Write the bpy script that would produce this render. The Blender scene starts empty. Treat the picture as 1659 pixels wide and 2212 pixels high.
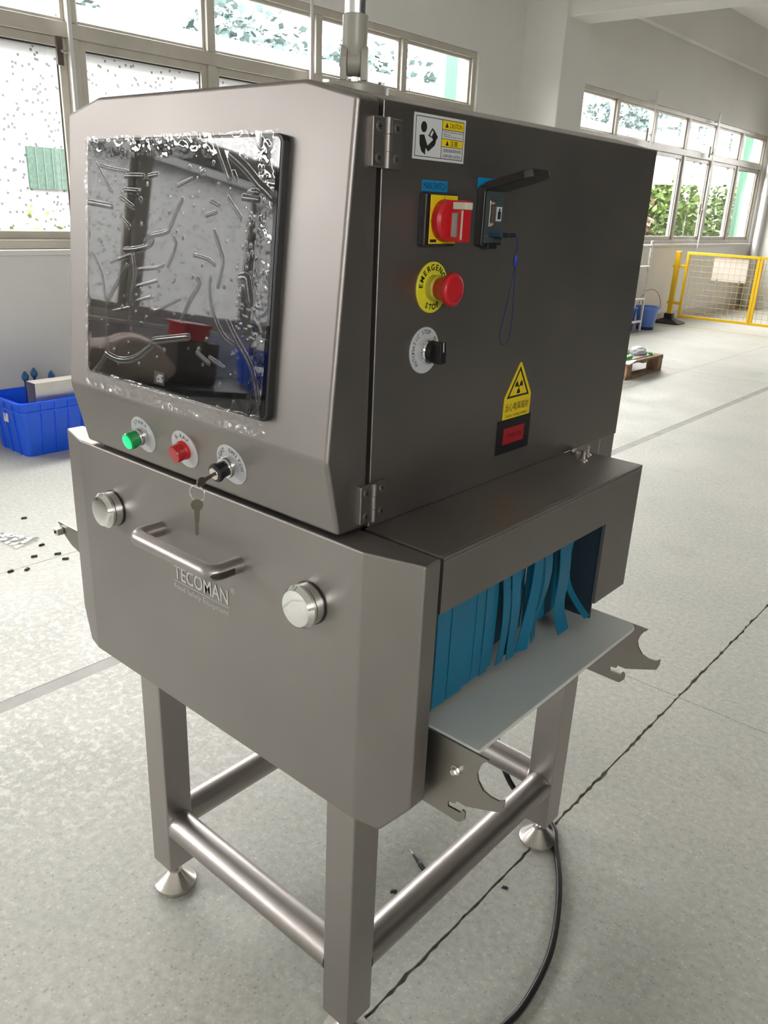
import bpy, bmesh, math, random
from mathutils import Matrix, Vector
from math import sin, cos, pi, radians
random.seed(7)
SC = bpy.context.scene
COL = SC.collection

# ------------------------------------------------------------------ camera, world, light, exposure
def rot(ax, t): return Matrix.Rotation(t, 3, ax)
cam_d = bpy.data.cameras.new('camera')
cam = bpy.data.objects.new('camera', cam_d); COL.objects.link(cam)
cam_d.sensor_width = 36.0
cam_d.lens = 1741.39 / 2212 * 36.0
cam_d.clip_start = 0.02; cam_d.clip_end = 300
M3 = rot('Z', 0.70113) @ rot('X', pi / 2 - 0.36170) @ rot('Z', 0.04471)
cam.matrix_world = Matrix.Translation((0.97528, -0.76400, 1.45480)) @ M3.to_4x4()
SC.camera = cam

w = bpy.data.worlds.new('overcast_sky'); SC.world = w; w.use_nodes = True
wn = w.node_tree.nodes; wl = w.node_tree.links
bg = wn['Background']
bg.inputs[0].default_value = (1.0, 0.957, 0.942, 1)
bg.inputs[1].default_value = 5.0

vs = SC.view_settings
vs.view_transform = 'Standard'; vs.look = 'None'; vs.gamma = 1.0; vs.use_curve_mapping = False
vs.exposure = 2.17
SC.cycles.max_bounces = 9; SC.cycles.diffuse_bounces = 5; SC.cycles.glossy_bounces = 4
SC.cycles.transparent_max_bounces = 16
SC.cycles.caustics_reflective = False; SC.cycles.caustics_refractive = False
SC.cycles.sample_clamp_indirect = 6.0; SC.cycles.adaptive_threshold = 0.03

# window openings in the wall along x = -4.05 : (y0, y1)
WINS = [(0.06, 6.28, 6), (8.16, 14.92, 6), (-7.90, -1.55, 6)]
ZS, ZT = 1.12, 2.85
for k, (y0, y1, n) in enumerate(WINS):       # sampling portals (emit nothing themselves)
    ld = bpy.data.lights.new('window_portal', 'AREA'); ld.shape = 'RECTANGLE'
    ld.size = ZT - ZS; ld.size_y = y1 - y0
    ld.cycles.is_portal = True
    lo = bpy.data.objects.new('window_portal', ld); COL.objects.link(lo)
    lo.matrix_world = Matrix.Translation((-4.30, (y0 + y1) / 2, (ZS + ZT) / 2)) @ Matrix.Rotation(-pi / 2, 4, 'Y')

# unseen windows added to light the room: front wall (x0, x1), right wall (y0, y1)
F_FILL, R_FILL, B_FILL, ZS2, ZT2 = [], [(-8.2, -3.0)], [(-3.6, 0.2)], 2.2, 4.1
for x0, x1 in F_FILL:
    ld = bpy.data.lights.new('window_portal', 'AREA'); ld.shape = 'RECTANGLE'; ld.size = x1 - x0; ld.size_y = ZT2 - ZS2; ld.cycles.is_portal = True
    lo = bpy.data.objects.new('window_portal', ld); COL.objects.link(lo)
    lo.matrix_world = Matrix.Translation(((x0 + x1) / 2, -8.85, (ZS2 + ZT2) / 2)) @ Matrix.Rotation(pi / 2, 4, 'X')
for x0, x1 in B_FILL:
    ld = bpy.data.lights.new('window_portal', 'AREA'); ld.shape = 'RECTANGLE'; ld.size = x1 - x0; ld.size_y = ZT2 - ZS2; ld.cycles.is_portal = True
    lo = bpy.data.objects.new('window_portal', ld); COL.objects.link(lo)
    lo.matrix_world = Matrix.Translation(((x0 + x1) / 2, 20.25, (ZS2 + ZT2) / 2)) @ Matrix.Rotation(-pi / 2, 4, 'X')
for y0, y1 in R_FILL:
    ld = bpy.data.lights.new('window_portal', 'AREA'); ld.shape = 'RECTANGLE'; ld.size = ZT2 - ZS2; ld.size_y = y1 - y0; ld.cycles.is_portal = True
    lo = bpy.data.objects.new('window_portal', ld); COL.objects.link(lo)
    lo.matrix_world = Matrix.Translation((8.85, (y0 + y1) / 2, (ZS2 + ZT2) / 2)) @ Matrix.Rotation(pi / 2, 4, 'Y')

# ------------------------------------------------------------------ materials
MATS = {}
def mat(name, col, rough=0.5, metal=0.0, spec=0.5, noise=None, bump=None, emis=None, coat=0.0, alpha=None, trans=0.0, rnoise=0.0):
    if name in MATS: return MATS[name]
    m = bpy.data.materials.new(name); m.use_nodes = True
    nt = m.node_tree; b = nt.nodes['Principled BSDF']
    b.inputs['Base Color'].default_value = (*col, 1)
    b.inputs['Roughness'].default_value = rough
    b.inputs['Metallic'].default_value = metal
    b.inputs['Specular IOR Level'].default_value = spec
    if coat: b.inputs['Coat Weight'].default_value = coat; b.inputs['Coat Roughness'].default_value = 0.05
    if trans: b.inputs['Transmission Weight'].default_value = trans
    if emis:
        b.inputs['Emission Color'].default_value = (*emis[0], 1); b.inputs['Emission Strength'].default_value = emis[1]
    if noise or bump or rnoise:
        tc = nt.nodes.new('ShaderNodeTexCoord')
    if noise:                                   # (scale, amount, detail)
        n = nt.nodes.new('ShaderNodeTexNoise'); n.inputs['Scale'].default_value = noise[0]; n.inputs['Detail'].default_value = noise[2]
        nt.links.new(tc.outputs['Object'], n.inputs['Vector'])
        r = nt.nodes.new('ShaderNodeMapRange')
        r.inputs[1].default_value = 0.3; r.inputs[2].default_value = 0.7
        r.inputs[3].default_value = 1 - noise[1]; r.inputs[4].default_value = 1 + noise[1]
        nt.links.new(n.outputs['Fac'], r.inputs[0])
        mx = nt.nodes.new('ShaderNodeVectorMath'); mx.operation = 'SCALE'
        mx.inputs[0].default_value = col
        nt.links.new(r.outputs[0], mx.inputs['Scale']); nt.links.new(mx.outputs[0], b.inputs['Base Color'])
        if rnoise:
            r2 = nt.nodes.new('ShaderNodeMapRange'); r2.inputs[1].default_value = 0.3; r2.inputs[2].default_value = 0.7
            r2.inputs[3].default_value = rough - rnoise; r2.inputs[4].default_value = rough + rnoise
            nt.links.new(n.outputs['Fac'], r2.inputs[0]); nt.links.new(r2.outputs[0], b.inputs['Roughness'])
    if bump:                                    # (scale, strength, distance)
        n2 = nt.nodes.new('ShaderNodeTexNoise'); n2.inputs['Scale'].default_value = bump[0]; n2.inputs['Detail'].default_value = 4
        nt.links.new(tc.outputs['Object'], n2.inputs['Vector'])
        bp = nt.nodes.new('ShaderNodeBump'); bp.inputs['Strength'].default_value = bump[1]; bp.inputs['Distance'].default_value = bump[2]
        nt.links.new(n2.outputs['Fac'], bp.inputs['Height']); nt.links.new(bp.outputs[0], b.inputs['Normal'])
    MATS[name] = m; return m

def thin_clear(name, tint, ior, gloss_rough, extra=0.0):
    m = bpy.data.materials.new(name); m.use_nodes = True; nt = m.node_tree
    for n in list(nt.nodes): nt.nodes.remove(n)
    o = nt.nodes.new('ShaderNodeOutputMaterial'); t = nt.nodes.new('ShaderNodeBsdfTransparent'); g = nt.nodes.new('ShaderNodeBsdfGlossy')
    mx = nt.nodes.new('ShaderNodeMixShader'); fr = nt.nodes.new('ShaderNodeFresnel'); fr.inputs[0].default_value = ior
    t.inputs[0].default_value = (*tint, 1); g.inputs['Roughness'].default_value = gloss_rough
    ge = nt.nodes.new('ShaderNodeNewGeometry'); ir = nt.nodes.new('ShaderNodeMapRange')       # same reflectance on both faces of the sheet
    ir.inputs[3].default_value = ior; ir.inputs[4].default_value = 1 / ior
    nt.links.new(ge.outputs['Backfacing'], ir.inputs[0]); nt.links.new(ir.outputs[0], fr.inputs[0])
    ad = nt.nodes.new('ShaderNodeMath'); ad.operation = 'ADD'; ad.inputs[1].default_value = extra; ad.use_clamp = True
    nt.links.new(fr.outputs[0], ad.inputs[0]); nt.links.new(ad.outputs[0], mx.inputs[0])
    nt.links.new(t.outputs[0], mx.inputs[1]); nt.links.new(g.outputs[0], mx.inputs[2]); nt.links.new(mx.outputs[0], o.inputs[0])
    MATS[name] = m; return m

steel = mat('satin_stainless', (0.325, 0.302, 0.290), 0.46, 1.0, noise=(6, 0.05, 5), rnoise=0.03)
steel2 = mat('satin_stainless_frame', (0.40, 0.372, 0.358), 0.38, 1.0, noise=(9, 0.03, 4))
steel_dark = mat('bracket_stainless', (0.33, 0.31, 0.29), 0.40, 1.0)
chrome = mat('polished_chrome', (0.83, 0.83, 0.82), 0.06, 1.0)
zinc = mat('machined_steel', (0.72, 0.68, 0.64), 0.25, 1.0)
castgrey = mat('hinge_grey_casting', (0.30, 0.28, 0.265), 0.48, 1.0)
beigecast = mat('pole_mount_painted_grey', (0.33, 0.315, 0.27), 0.35, 0.0)
alu = mat('aluminium_tube', (0.78, 0.79, 0.80), 0.28, 1.0)
black_pl = mat('black_plastic', (0.012, 0.012, 0.013), 0.35)
black_gl = mat('black_glass', (0.006, 0.006, 0.007), 0.03, spec=0.45)
disp = mat('display_glass', (0.014, 0.015, 0.016), 0.03, spec=0.5)
darkgap = mat('dark_recess', (0.01, 0.01, 0.01), 0.8)
platewhite = mat('silver_label_plate', (0.55, 0.56, 0.58), 0.4)
white_print = mat('white_label', (0.62, 0.63, 0.64), 0.5)
ink = mat('black_ink', (0.01, 0.01, 0.012), 0.6)
inkgrey = mat('grey_print', (0.55, 0.54, 0.52), 0.5)
yellow_p = mat('yellow_label', (0.78, 0.58, 0.01), 0.45)
yellow_pl = mat('yellow_plastic', (0.72, 0.66, 0.03), 0.4)
blue_lab = mat('blue_label', (0.005, 0.22, 0.48), 0.5)
red_pl = mat('red_plastic', (0.52, 0.012, 0.02), 0.35)
red_lit = mat('red_button_lens', (0.42, 0.01, 0.015), 0.25, coat=0.3)
green_lit = mat('green_lit_lens', (0.0, 0.45, 0.05), 0.25, emis=((0.0, 0.9, 0.10), 0.75))
green_rim = mat('green_clear_rim', (0.02, 0.30, 0.09), 0.12, coat=0.5)
cream_pl = mat('cream_plastic', (0.62, 0.58, 0.48), 0.45)
port_face = mat('port_face_grey', (0.05, 0.065, 0.075), 0.45)
blue_strip = mat('blue_curtain_rubber', (0.003, 0.135, 0.245), 0.38, noise=(12, 0.08, 3))
tunnel_in = mat('lining_curtain_tint', (0.015, 0.03, 0.045), 0.5)  # blue reflection of the curtain strips is put into this colour
belt = mat('white_conveyor_bed', (0.60, 0.62, 0.60), 0.30, noise=(5, 0.04, 3))
blk_rub = mat('black_cable_rubber', (0.012, 0.012, 0.013), 0.32)
cord_blue = mat('navy_cord', (0.01, 0.02, 0.09), 0.6)
plug_blue = mat('teal_plug', (0.01, 0.06, 0.13), 0.5)
wall_m = mat('white_wall_paint', (0.76, 0.745, 0.72), 0.8, noise=(1.2, 0.03, 4), bump=(30, 0.08, 0.004))
ceil_m = mat('ceiling_paint', (0.80, 0.79, 0.77), 0.85)
frame_m = mat('window_aluminium_cream', (0.50, 0.47, 0.41), 0.42, noise=(6, 0.08, 4))
rubber_seal = mat('dark_window_seal', (0.05, 0.045, 0.04), 0.6)
glass_m = thin_clear('window_glass', (0.97, 0.985, 0.98), 1.45, 0.02)
film_m = thin_clear('clear_film', (0.985, 0.985, 0.985), 1.40, 0.025, 0.06)
film_scrap = thin_clear('crumpled_clear_film', (0.95, 0.94, 0.93), 1.5, 0.12, 0.12)
crate_blue = mat('blue_crate_plastic', (0.012, 0.13, 0.92), 0.38)
bin_blue = mat('blue_bin_plastic', (0.05, 0.16, 0.62), 0.4)
bin_blue2 = mat('light_blue_bin_plastic', (0.12, 0.24, 0.70), 0.4)
wood_m = mat('pallet_wood', (0.34, 0.22, 0.13), 0.75, noise=(14, 0.25, 5))
yel_paint = mat('yellow_fence_paint', (0.80, 0.50, 0.01), 0.4)
foot_blk = mat('black_fence_foot', (0.03, 0.026, 0.024), 0.6)
wire_m = mat('yellow_wire', (0.62, 0.42, 0.06), 0.45)
sign_w = mat('white_board', (0.80, 0.77, 0.76), 0.5)
galv = mat('bright_sheet_metal', (0.78, 0.74, 0.69), 0.38, 0.85, noise=(8, 0.06, 4))
card = mat('grey_carton', (0.60, 0.58, 0.55), 0.7)
bagm = mat('silver_plastic_bag', (0.45, 0.45, 0.46), 0.3, bump=(25, 0.8, 0.02))
greenp = mat('green_tag', (0.08, 0.55, 0.06), 0.5)

def floor_mat():
    m = bpy.data.materials.new('terrazzo_floor'); m.use_nodes = True; nt = m.node_tree; N = nt.nodes; L = nt.links
    b = N['Principled BSDF']; tc = N.new('ShaderNodeTexCoord')
    def noise(s, d=4, r=0.55):
        n = N.new('ShaderNodeTexNoise'); n.inputs['Scale'].default_value = s; n.inputs['Detail'].default_value = d; n.inputs['Roughness'].default_value = r
        L.new(tc.outputs['Object'], n.inputs['Vector']); return n
    def ramp(src, p0, p1, c0, c1):
        r = N.new('ShaderNodeValToRGB'); r.color_ramp.elements[0].position = p0; r.color_ramp.elements[1].position = p1
        r.color_ramp.elements[0].color = (*c0, 1); r.color_ramp.elements[1].color = (*c1, 1); L.new(src, r.inputs[0]); return r
    def mix(f, a, c, bl='MIX'):
        x = N.new('ShaderNodeMix'); x.data_type = 'RGBA'; x.blend_type = bl
        if isinstance(f, float): x.inputs[0].default_value = f
        else: L.new(f, x.inputs[0])
        for s, v in ((6, a), (7, c)):
            if isinstance(v, tuple): x.inputs[s].default_value = (*v, 1)
            else: L.new(v, x.inputs[s])
        return x.outputs[2]
    base = ramp(noise(0.9, 6).outputs['Fac'], 0.3, 0.72, (0.44, 0.455, 0.41), (0.55, 0.54, 0.505)).outputs[0]
    v = N.new('ShaderNodeTexVoronoi'); v.inputs['Scale'].default_value = 120; L.new(tc.outputs['Object'], v.inputs['Vector'])
    sp = N.new('ShaderNodeSeparateColor'); L.new(v.outputs['Color'], sp.inputs[0])
    near = N.new('ShaderNodeMath'); near.operation = 'LESS_THAN'; near.inputs[1].default_value = 0.36; L.new(v.outputs['Distance'], near.inputs[0])
    def gate(lo, op):
        g = N.new('ShaderNodeMath'); g.operation = op; g.inputs[1].default_value = lo; L.new(sp.outputs[0], g.inputs[0])
        k = N.new('ShaderNodeMath'); k.operation = 'MULTIPLY'; L.new(g.outputs[0], k.inputs[0]); L.new(near.outputs[0], k.inputs[1])
        k2 = N.new('ShaderNodeMath'); k2.operation = 'MULTIPLY'; L.new(k.outputs[0], k2.inputs[0]); k2.inputs[1].default_value = 0.5; return k2.outputs[0]
    c1 = mix(gate(0.80, 'GREATER_THAN'), base, (0.66, 0.65, 0.60))
    c2 = mix(gate(0.12, 'LESS_THAN'), c1, (0.30, 0.295, 0.27))
    fine = ramp(noise(55, 5, 0.7).outputs['Fac'], 0.35, 0.7, (0.82, 0.82, 0.82), (1.12, 1.11, 1.09)).outputs[0]
    c3 = mix(1.0, c2, fine, 'MULTIPLY')
    # worn, chalky scuffs
    scuff = ramp(noise(22, 7, 0.72).outputs['Fac'], 0.56, 0.66, (0, 0, 0), (1, 1, 1)).outputs[0]
    big = ramp(noise(0.55, 3).outputs['Fac'], 0.50, 0.66, (0, 0, 0), (0.55, 0.55, 0.55)).outputs[0]
    msk = N.new('ShaderNodeMath'); msk.operation = 'MULTIPLY'; L.new(scuff, msk.inputs[0]); L.new(big, msk.inputs[1])
    geo = N.new('ShaderNodeVectorMath'); geo.operation = 'DISTANCE'; geo.inputs[1].default_value = (-1.25, 0.35, 0); L.new(tc.outputs['Object'], geo.inputs[0])
    pr_ = N.new('ShaderNodeMapRange'); pr_.interpolation_type = 'SMOOTHSTEP'; pr_.inputs[1].default_value = 0.35; pr_.inputs[2].default_value = 1.15; pr_.inputs[3].default_value = 0.85; pr_.inputs[4].default_value = 0.0; L.new(geo.outputs['Value'], pr_.inputs[0])
    sc2 = ramp(noise(38, 6, 0.75).outputs['Fac'], 0.50, 0.60, (0, 0, 0), (1, 1, 1)).outputs[0]
    m2 = N.new('ShaderNodeMath'); m2.operation = 'MULTIPLY'; L.new(sc2, m2.inputs[0]); L.new(pr_.outputs[0], m2.inputs[1])
    m3 = N.new('ShaderNodeMath'); m3.operation = 'MAXIMUM'; L.new(msk.outputs[0], m3.inputs[0]); L.new(m2.outputs[0], m3.inputs[1]); msk = m3
    c4 = mix(msk.outputs[0], c3, (0.74, 0.72, 0.70))
    stain = ramp(noise(2.4, 5).outputs['Fac'], 0.62, 0.72, (1, 1, 1), (0.86, 0.85, 0.83)).outputs[0]
    c5 = mix(1.0, c4, stain, 'MULTIPLY')
    L.new(c5, b.inputs['Base Color'])
    rr = N.new('ShaderNodeMapRange'); rr.inputs[1].default_value = 0.3; rr.inputs[2].default_value = 0.7; rr.inputs[3].default_value = 0.46; rr.inputs[4].default_value = 0.62; b.inputs['Specular IOR Level'].default_value = 0.35
    L.new(noise(3, 5).outputs['Fac'], rr.inputs[0]); L.new(rr.outputs[0], b.inputs['Roughness'])
    bp = N.new('ShaderNodeBump'); bp.inputs['Strength'].default_value = 0.12; bp.inputs['Distance'].default_value = 0.003
    L.new(noise(40, 5).outputs['Fac'], bp.inputs['Height']); L.new(bp.outputs[0], b.inputs['Normal'])
    MATS['terrazzo_floor'] = m; return m
floor_m = floor_mat()

# ------------------------------------------------------------------ mesh helpers
def obj(name, bm, m, parent=None, smooth=False, wn=False):
    me = bpy.data.meshes.new(name); bm.normal_update(); bm.to_mesh(me); bm.free()
    if m: me.materials.append(m)
    if smooth:
        for f in me.polygons: f.use_smooth = True
    o = bpy.data.objects.new(name, me); COL.objects.link(o)
    if parent: o.parent = parent
    if wn:
        for f in me.polygons: f.use_smooth = True
        md = o.modifiers.new('weighted_normal', 'WEIGHTED_NORMAL'); md.keep_sharp = True; md.weight = 60
    return o
def sharp(o, ang=35):
    me = o.data
    for f in me.polygons: f.use_smooth = True
    me.set_sharp_from_angle(angle=radians(ang)); return o
def empty(name, loc=(0, 0, 0)):
    o = bpy.data.objects.new(name, None); COL.objects.link(o); o.location = loc; o.empty_display_size = 0.1; return o
def tag(o, label=None, cat=None, group=None, kind=None):
    if label: o['label'] = label
    if cat: o['category'] = cat
    if group: o['group'] = group
    if kind: o['kind'] = kind
    return o
def frame(o, u, v):
    u = Vector(u).normalized(); v = Vector(v).normalized(); n = u.cross(v)
    return Matrix(((u.x, v.x, n.x, o[0]), (u.y, v.y, n.y, o[1]), (u.z, v.z, n.z, o[2]), (0, 0, 0, 1)))
I4 = Matrix.Identity(4)
def box(bm, x0, x1, y0, y1, z0, z1, M=I4):
    v = [bm.verts.new(M @ Vector(p)) for p in ((x0, y0, z0), (x1, y0, z0), (x1, y1, z0), (x0, y1, z0), (x0, y0, z1), (x1, y0, z1), (x1, y1, z1), (x0, y1, z1))]
    for f in ((0, 3, 2, 1), (4, 5, 6, 7), (0, 1, 5, 4), (1, 2, 6, 5), (2, 3, 7, 6), (3, 0, 4, 7)): bm.faces.new([v[i] for i in f])
    return v
def bev(bm, wd, seg=2, ang=25):
    bm.normal_update()
    es = [e for e in bm.edges if len(e.link_faces) == 2 and e.calc_face_angle(0) > radians(ang)]
    bmesh.ops.bevel(bm, geom=es, offset=wd, segments=seg, affect='EDGES', profile=0.5, clamp_overlap=True)
def hull(pts, wd=0, seg=3):
    bm = bmesh.new()
    for p in pts: bm.verts.new(p)
    bmesh.ops.convex_hull(bm, input=bm.verts)
    bmesh.ops.dissolve_limit(bm, angle_limit=radians(0.6), verts=bm.verts, edges=bm.edges)
    bmesh.ops.recalc_face_normals(bm, faces=bm.faces)
    if wd: bev(bm, wd, seg, 8)
    return bm
def prism(bm, poly, z0, z1, M=I4):
    n = len(poly)
    a = [bm.verts.new(M @ Vector((p[0], p[1], z0))) for p in poly]; b = [bm.verts.new(M @ Vector((p[0], p[1], z1))) for p in poly]
    bm.faces.new(list(reversed(a))); bm.faces.new(b)
    for i in range(n): bm.faces.new((a[i], a[(i + 1) % n], b[(i + 1) % n], b[i]))
def lathe(bm, prof, M=I4, n=32, capped=True):
    rings = []
    for r, z in prof: rings.append([bm.verts.new(M @ Vector((r * cos(2 * pi * i / n), r * sin(2 * pi * i / n), z))) for i in range(n)])
    for a, b in zip(rings, rings[1:]):
        for i in range(n): bm.faces.new((a[i], a[(i + 1) % n], b[(i + 1) % n], b[i]))
    if capped:
        bm.faces.new(list(reversed(rings[0]))); bm.faces.new(rings[-1])
def tube(bm, pts, r, n=10, close=False, rfun=None):
    pts = [Vector(p) for p in pts]; N = len(pts); rings = []; up = None
    for i, p in enumerate(pts):
        if close: t = pts[(i + 1) % N] - pts[i - 1]
        else: t = pts[min(i + 1, N - 1)] - pts[max(i - 1, 0)]
        t.normalize()
        if up is None: up = Vector((0, 0, 1)) if abs(t.z) < .9 else Vector((1, 0, 0))
        s = t.cross(up).normalized(); up = s.cross(t).normalized()
        rr = rfun(i / (N - 1)) if rfun else r
        rings.append([bm.verts.new(p + (s * cos(2 * pi * k / n) + up * sin(2 * pi * k / n)) * rr) for k in range(n)])
    pr = list(zip(rings, rings[1:])) + ([(rings[-1], rings[0])] if close else [])
    for a, b in pr:
        for k in range(n): bm.faces.new((a[k], b[k], b[(k + 1) % n], a[(k + 1) % n]))
    if not close: bm.faces.new(rings[0]); bm.faces.new(list(reversed(rings[-1])))
def spline(pts, k=8):
    P = [Vector(p) for p in pts]; out = []
    for i in range(len(P) - 1):
        p0, p1, p2, p3 = P[max(i - 1, 0)], P[i], P[i + 1], P[min(i + 2, len(P) - 1)]
        for j in range(k):
            t = j / k
            out.append(0.5 * ((2 * p1) + (p2 - p0) * t + (2 * p0 - 5 * p1 + 4 * p2 - p3) * t * t + (3 * p1 - p0 - 3 * p2 + p3) * t ** 3))
    out.append(P[-1]); return out
def B(name, m, parent, *args, M=I4, wd=0, seg=2):
    bm = bmesh.new(); box(bm, *args, M)
    if wd: bev(bm, wd, seg)
    return obj(name, bm, m, parent, wn=bool(wd))
def Lt(name, m, parent, prof, M=I4, n=32, ang=35):
    bm = bmesh.new(); lathe(bm, prof, M, n); return sharp(obj(name, bm, m, parent), ang)
def Pr(name, m, parent, poly, z0, z1, M=I4, wd=0):
    bm = bmesh.new(); prism(bm, poly, z0, z1, M)
    bmesh.ops.recalc_face_normals(bm, faces=bm.faces)
    if wd: bev(bm, wd, 2)
    return obj(name, bm, m, parent, wn=bool(wd))
def circ(r, n=40, cx=0, cy=0, a0=0, a1=2 * pi):
    full = abs(a1 - a0 - 2 * pi) < 1e-6
    return [(cx + r * cos(a0 + (a1 - a0) * i / (n if full else n - 1)), cy + r * sin(a0 + (a1 - a0) * i / (n if full else n - 1))) for i in range(n)]
TXC = {}
def glyphs(s, size, bold=0.0):
    cu = bpy.data.curves.new('t', 'FONT'); cu.body = s; cu.size = size; cu.align_x = 'CENTER'; cu.align_y = 'CENTER'; cu.resolution_u = 3
    cu.offset = bold
    o = bpy.data.objects.new('t', cu); me = bpy.data.meshes.new_from_object(o)
    bpy.data.objects.remove(o); bpy.data.curves.remove(cu); return me
def text(name, s, size, m, parent, M, z=0.0004, sx=1.0, bold=0.0, fit=None):
    me = glyphs(s, size, bold)
    if fit and len(me.vertices):
        xs = [v.co.x for v in me.vertices]; ys = [v.co.y for v in me.vertices]
        kx = fit[0] / max(1e-6, max(xs) - min(xs)); ky = fit[1] / max(1e-6, max(ys) - min(ys)); cx = (max(xs) + min(xs)) / 2; cy = (max(ys) + min(ys)) / 2
        me.transform(Matrix.Diagonal((kx, ky, 1, 1)) @ Matrix.Translation((-cx, -cy, 0)))
    me.transform(M @ Matrix.Translation((0, 0, z)) @ Matrix.Diagonal((sx, 1, 1, 1)))
    me.name = name; me.materials.clear(); me.materials.append(m)
    o = bpy.data.objects.new(name, me); COL.objects.link(o); o.parent = parent; return o
def arc_text(name, s, size, r, a_mid, span, m, parent, M, z=0.0004, flip=False, bold=0.0):
    bm = bmesh.new(); n = len(s)
    for i, ch in enumerate(s):
        if ch == ' ': continue
        a = a_mid + (span * (0.5 - i / (n - 1)) if not flip else span * (i / (n - 1) - 0.5))
        me = glyphs(ch, size, bold)
        me.transform(M @ Matrix.Translation((r * cos(a), r * sin(a), z)) @ Matrix.Rotation(a - pi / 2 + (pi if flip else 0), 4, 'Z'))
        bm.from_mesh(me); bpy.data.meshes.remove(me)
    return obj(name, bm, m, parent)

# ------------------------------------------------------------------ the room
XW = -4.05                       # inner face of window wall
RX1, RY0, RY1, ZC = 8.6, -8.6, 20.0, 4.22
def structure(name, bm, m, parent=None):
    o = obj(name, bm, m, parent)
    if not parent: o['kind'] = 'structure'
    return o
# floor: slabs with broken saw-cut joints
flo = B('floor', mat('joint_dirt', (0.24, 0.215, 0.18), 0.9, noise=(60, 0.4, 4)), None, XW - 0.3, RX1, RY0, RY1, -0.16, -0.0045)
tag(flo, kind='structure')
def slab(x0, x1, y0, y1):
    bm = bmesh.new(); g = 0.0016
    def edge(a, b, nrm):
        L = (Vector(b) - Vector(a)).length; out = []
        near = abs(a[0] - 0.27) < .02 and abs(b[0] - .27) < .02
        step = 0.018 if near else 0.4
        k = max(2, min(500, int(L / step)))
        for i in range(k):
            t = i / k; p = Vector(a) * (1 - t) + Vector(b) * t
            j = (random.random() ** 3 * 0.006 + 0.0006) if near else 0.0
            if abs(nrm[0] + nrm[1]) and i > 0: p = p + Vector(nrm) * j
            out.append((p.x, p.y))
        return out
    a0, a1, b0, b1 = x0 + g, x1 - g, y0 + g, y1 - g
    poly = edge((a0, b0), (a1, b0), (0, 1)) + edge((a1, b0), (a1, b1), (-1, 0)) + edge((a1, b1), (a0, b1), (0, -1)) + edge((a0, b1), (a0, b0), (1, 0))
    prism(bm, poly, -0.0044, 0.0)
    return obj('slab', bm, floor_m, flo)
xs = [XW, -2.1, -1.2, 0.27, 2.64, 5.0, RX1]; ys = [RY0, -4.4, 1.6, 7.6, 13.6, RY1]
for i in range(len(xs) - 1):
    for j in range(len(ys) - 1):
        x0, x1 = xs[i], xs[i + 1]
        if x1 == -1.2: x1 -= 0.027
        if x0 == -1.2: x0 += 0.027
        slab(x0, x1, ys[j], ys[j + 1])
B('joint_filler', mat('grey_joint_filler', (0.27, 0.265, 0.245), 0.55, noise=(9, 0.12, 4)), flo, -1.229, -1.171, RY0, RY1, -0.0044, -0.0008)

# walls
bm = bmesh.new(); th = 0.24
edges = [RY0] + [v for wdw in sorted(WINS) for v in wdw[:2]] + [RY1]
for a, b in zip(edges[0::2], edges[1::2]): box(bm, XW - th, XW, a, b, -0.011, ZC + .2)
for y0, y1, n in WINS:
    box(bm, XW - th, XW, y0, y1, -0.011, ZS - 0.035); box(bm, XW - th, XW, y0, y1, ZT, ZC + .2)
wl_ = structure('wall_left', bm, wall_m)
def wall_with(bm, opens, lo, hi, bx):
    e = [lo] + [v for q in opens for v in q] + [hi]
    for a, b in zip(e[0::2], e[1::2]): bx(a, b, -0.011, ZC + .2)
    for a, b in opens: bx(a, b, -0.011, ZS2); bx(a, b, ZT2, ZC + .2)
bm = bmesh.new(); wall_with(bm, R_FILL, RY0, RY1, lambda a, b, z0, z1: box(bm, RX1, RX1 + .2, a, b, z0, z1)); structure('wall_right', bm, wall_m)
bm = bmesh.new(); box(bm, 3.5, 3.6, .9, RY1 - .3, 0, 2.9); structure('light_blocker', bm, mat('light_blocker_dark', (.05, .05, .045), .7))  # unseen dark screen, added to darken what the machine's side reflects
bm = bmesh.new(); wall_with(bm, F_FILL, XW - th, RX1 + .2, lambda a, b, z0, z1: box(bm, a, b, RY0 - .2, RY0, z0, z1)); structure('wall_front', bm, wall_m)
bm = bmesh.new(); wall_with(bm, B_FILL, XW - th, RX1 + .2, lambda a, b, z0, z1: box(bm, a, b, RY1, RY1 + .2, z0, z1)); structure('wall_back', bm, wall_m)
structure('ceiling', (lambda b: (box(b, XW - th, RX1 + .2, RY0 - .2, RY1 + .2, ZC, ZC + .2), b)[1])(bmesh.new()), ceil_m)
bm = bmesh.new(); box(bm, XW, XW + 0.09, RY0, RY1, 3.66, ZC); structure('trim_1', bm, wall_m)       # ring beam along the wall
bm = bmesh.new(); box(bm, XW, XW + 0.018, RY0, RY1, 0, 0.13); bev(bm, .006, 1); structure('baseboard_left', bm, mat('skirting_render', (0.62, 0.59, 0.55), 0.8))
for k, y in enumerate((7.03, 15.02, -0.97, -8.9)):
    bm = bmesh.new(); box(bm, XW - 0.02, -3.60, y, y + 0.52, -0.011, ZC); bev(bm, .008, 1); structure('wall_column_%d' % (k + 1), bm, wall_m)
    bm = bmesh.new(); box(bm, -3.62, RX1, y + 0.07, y + 0.46, 3.24, ZC); bev(bm, .008, 1); structure('ceiling_beam_%d' % (k + 1), bm, wall_m)

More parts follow.
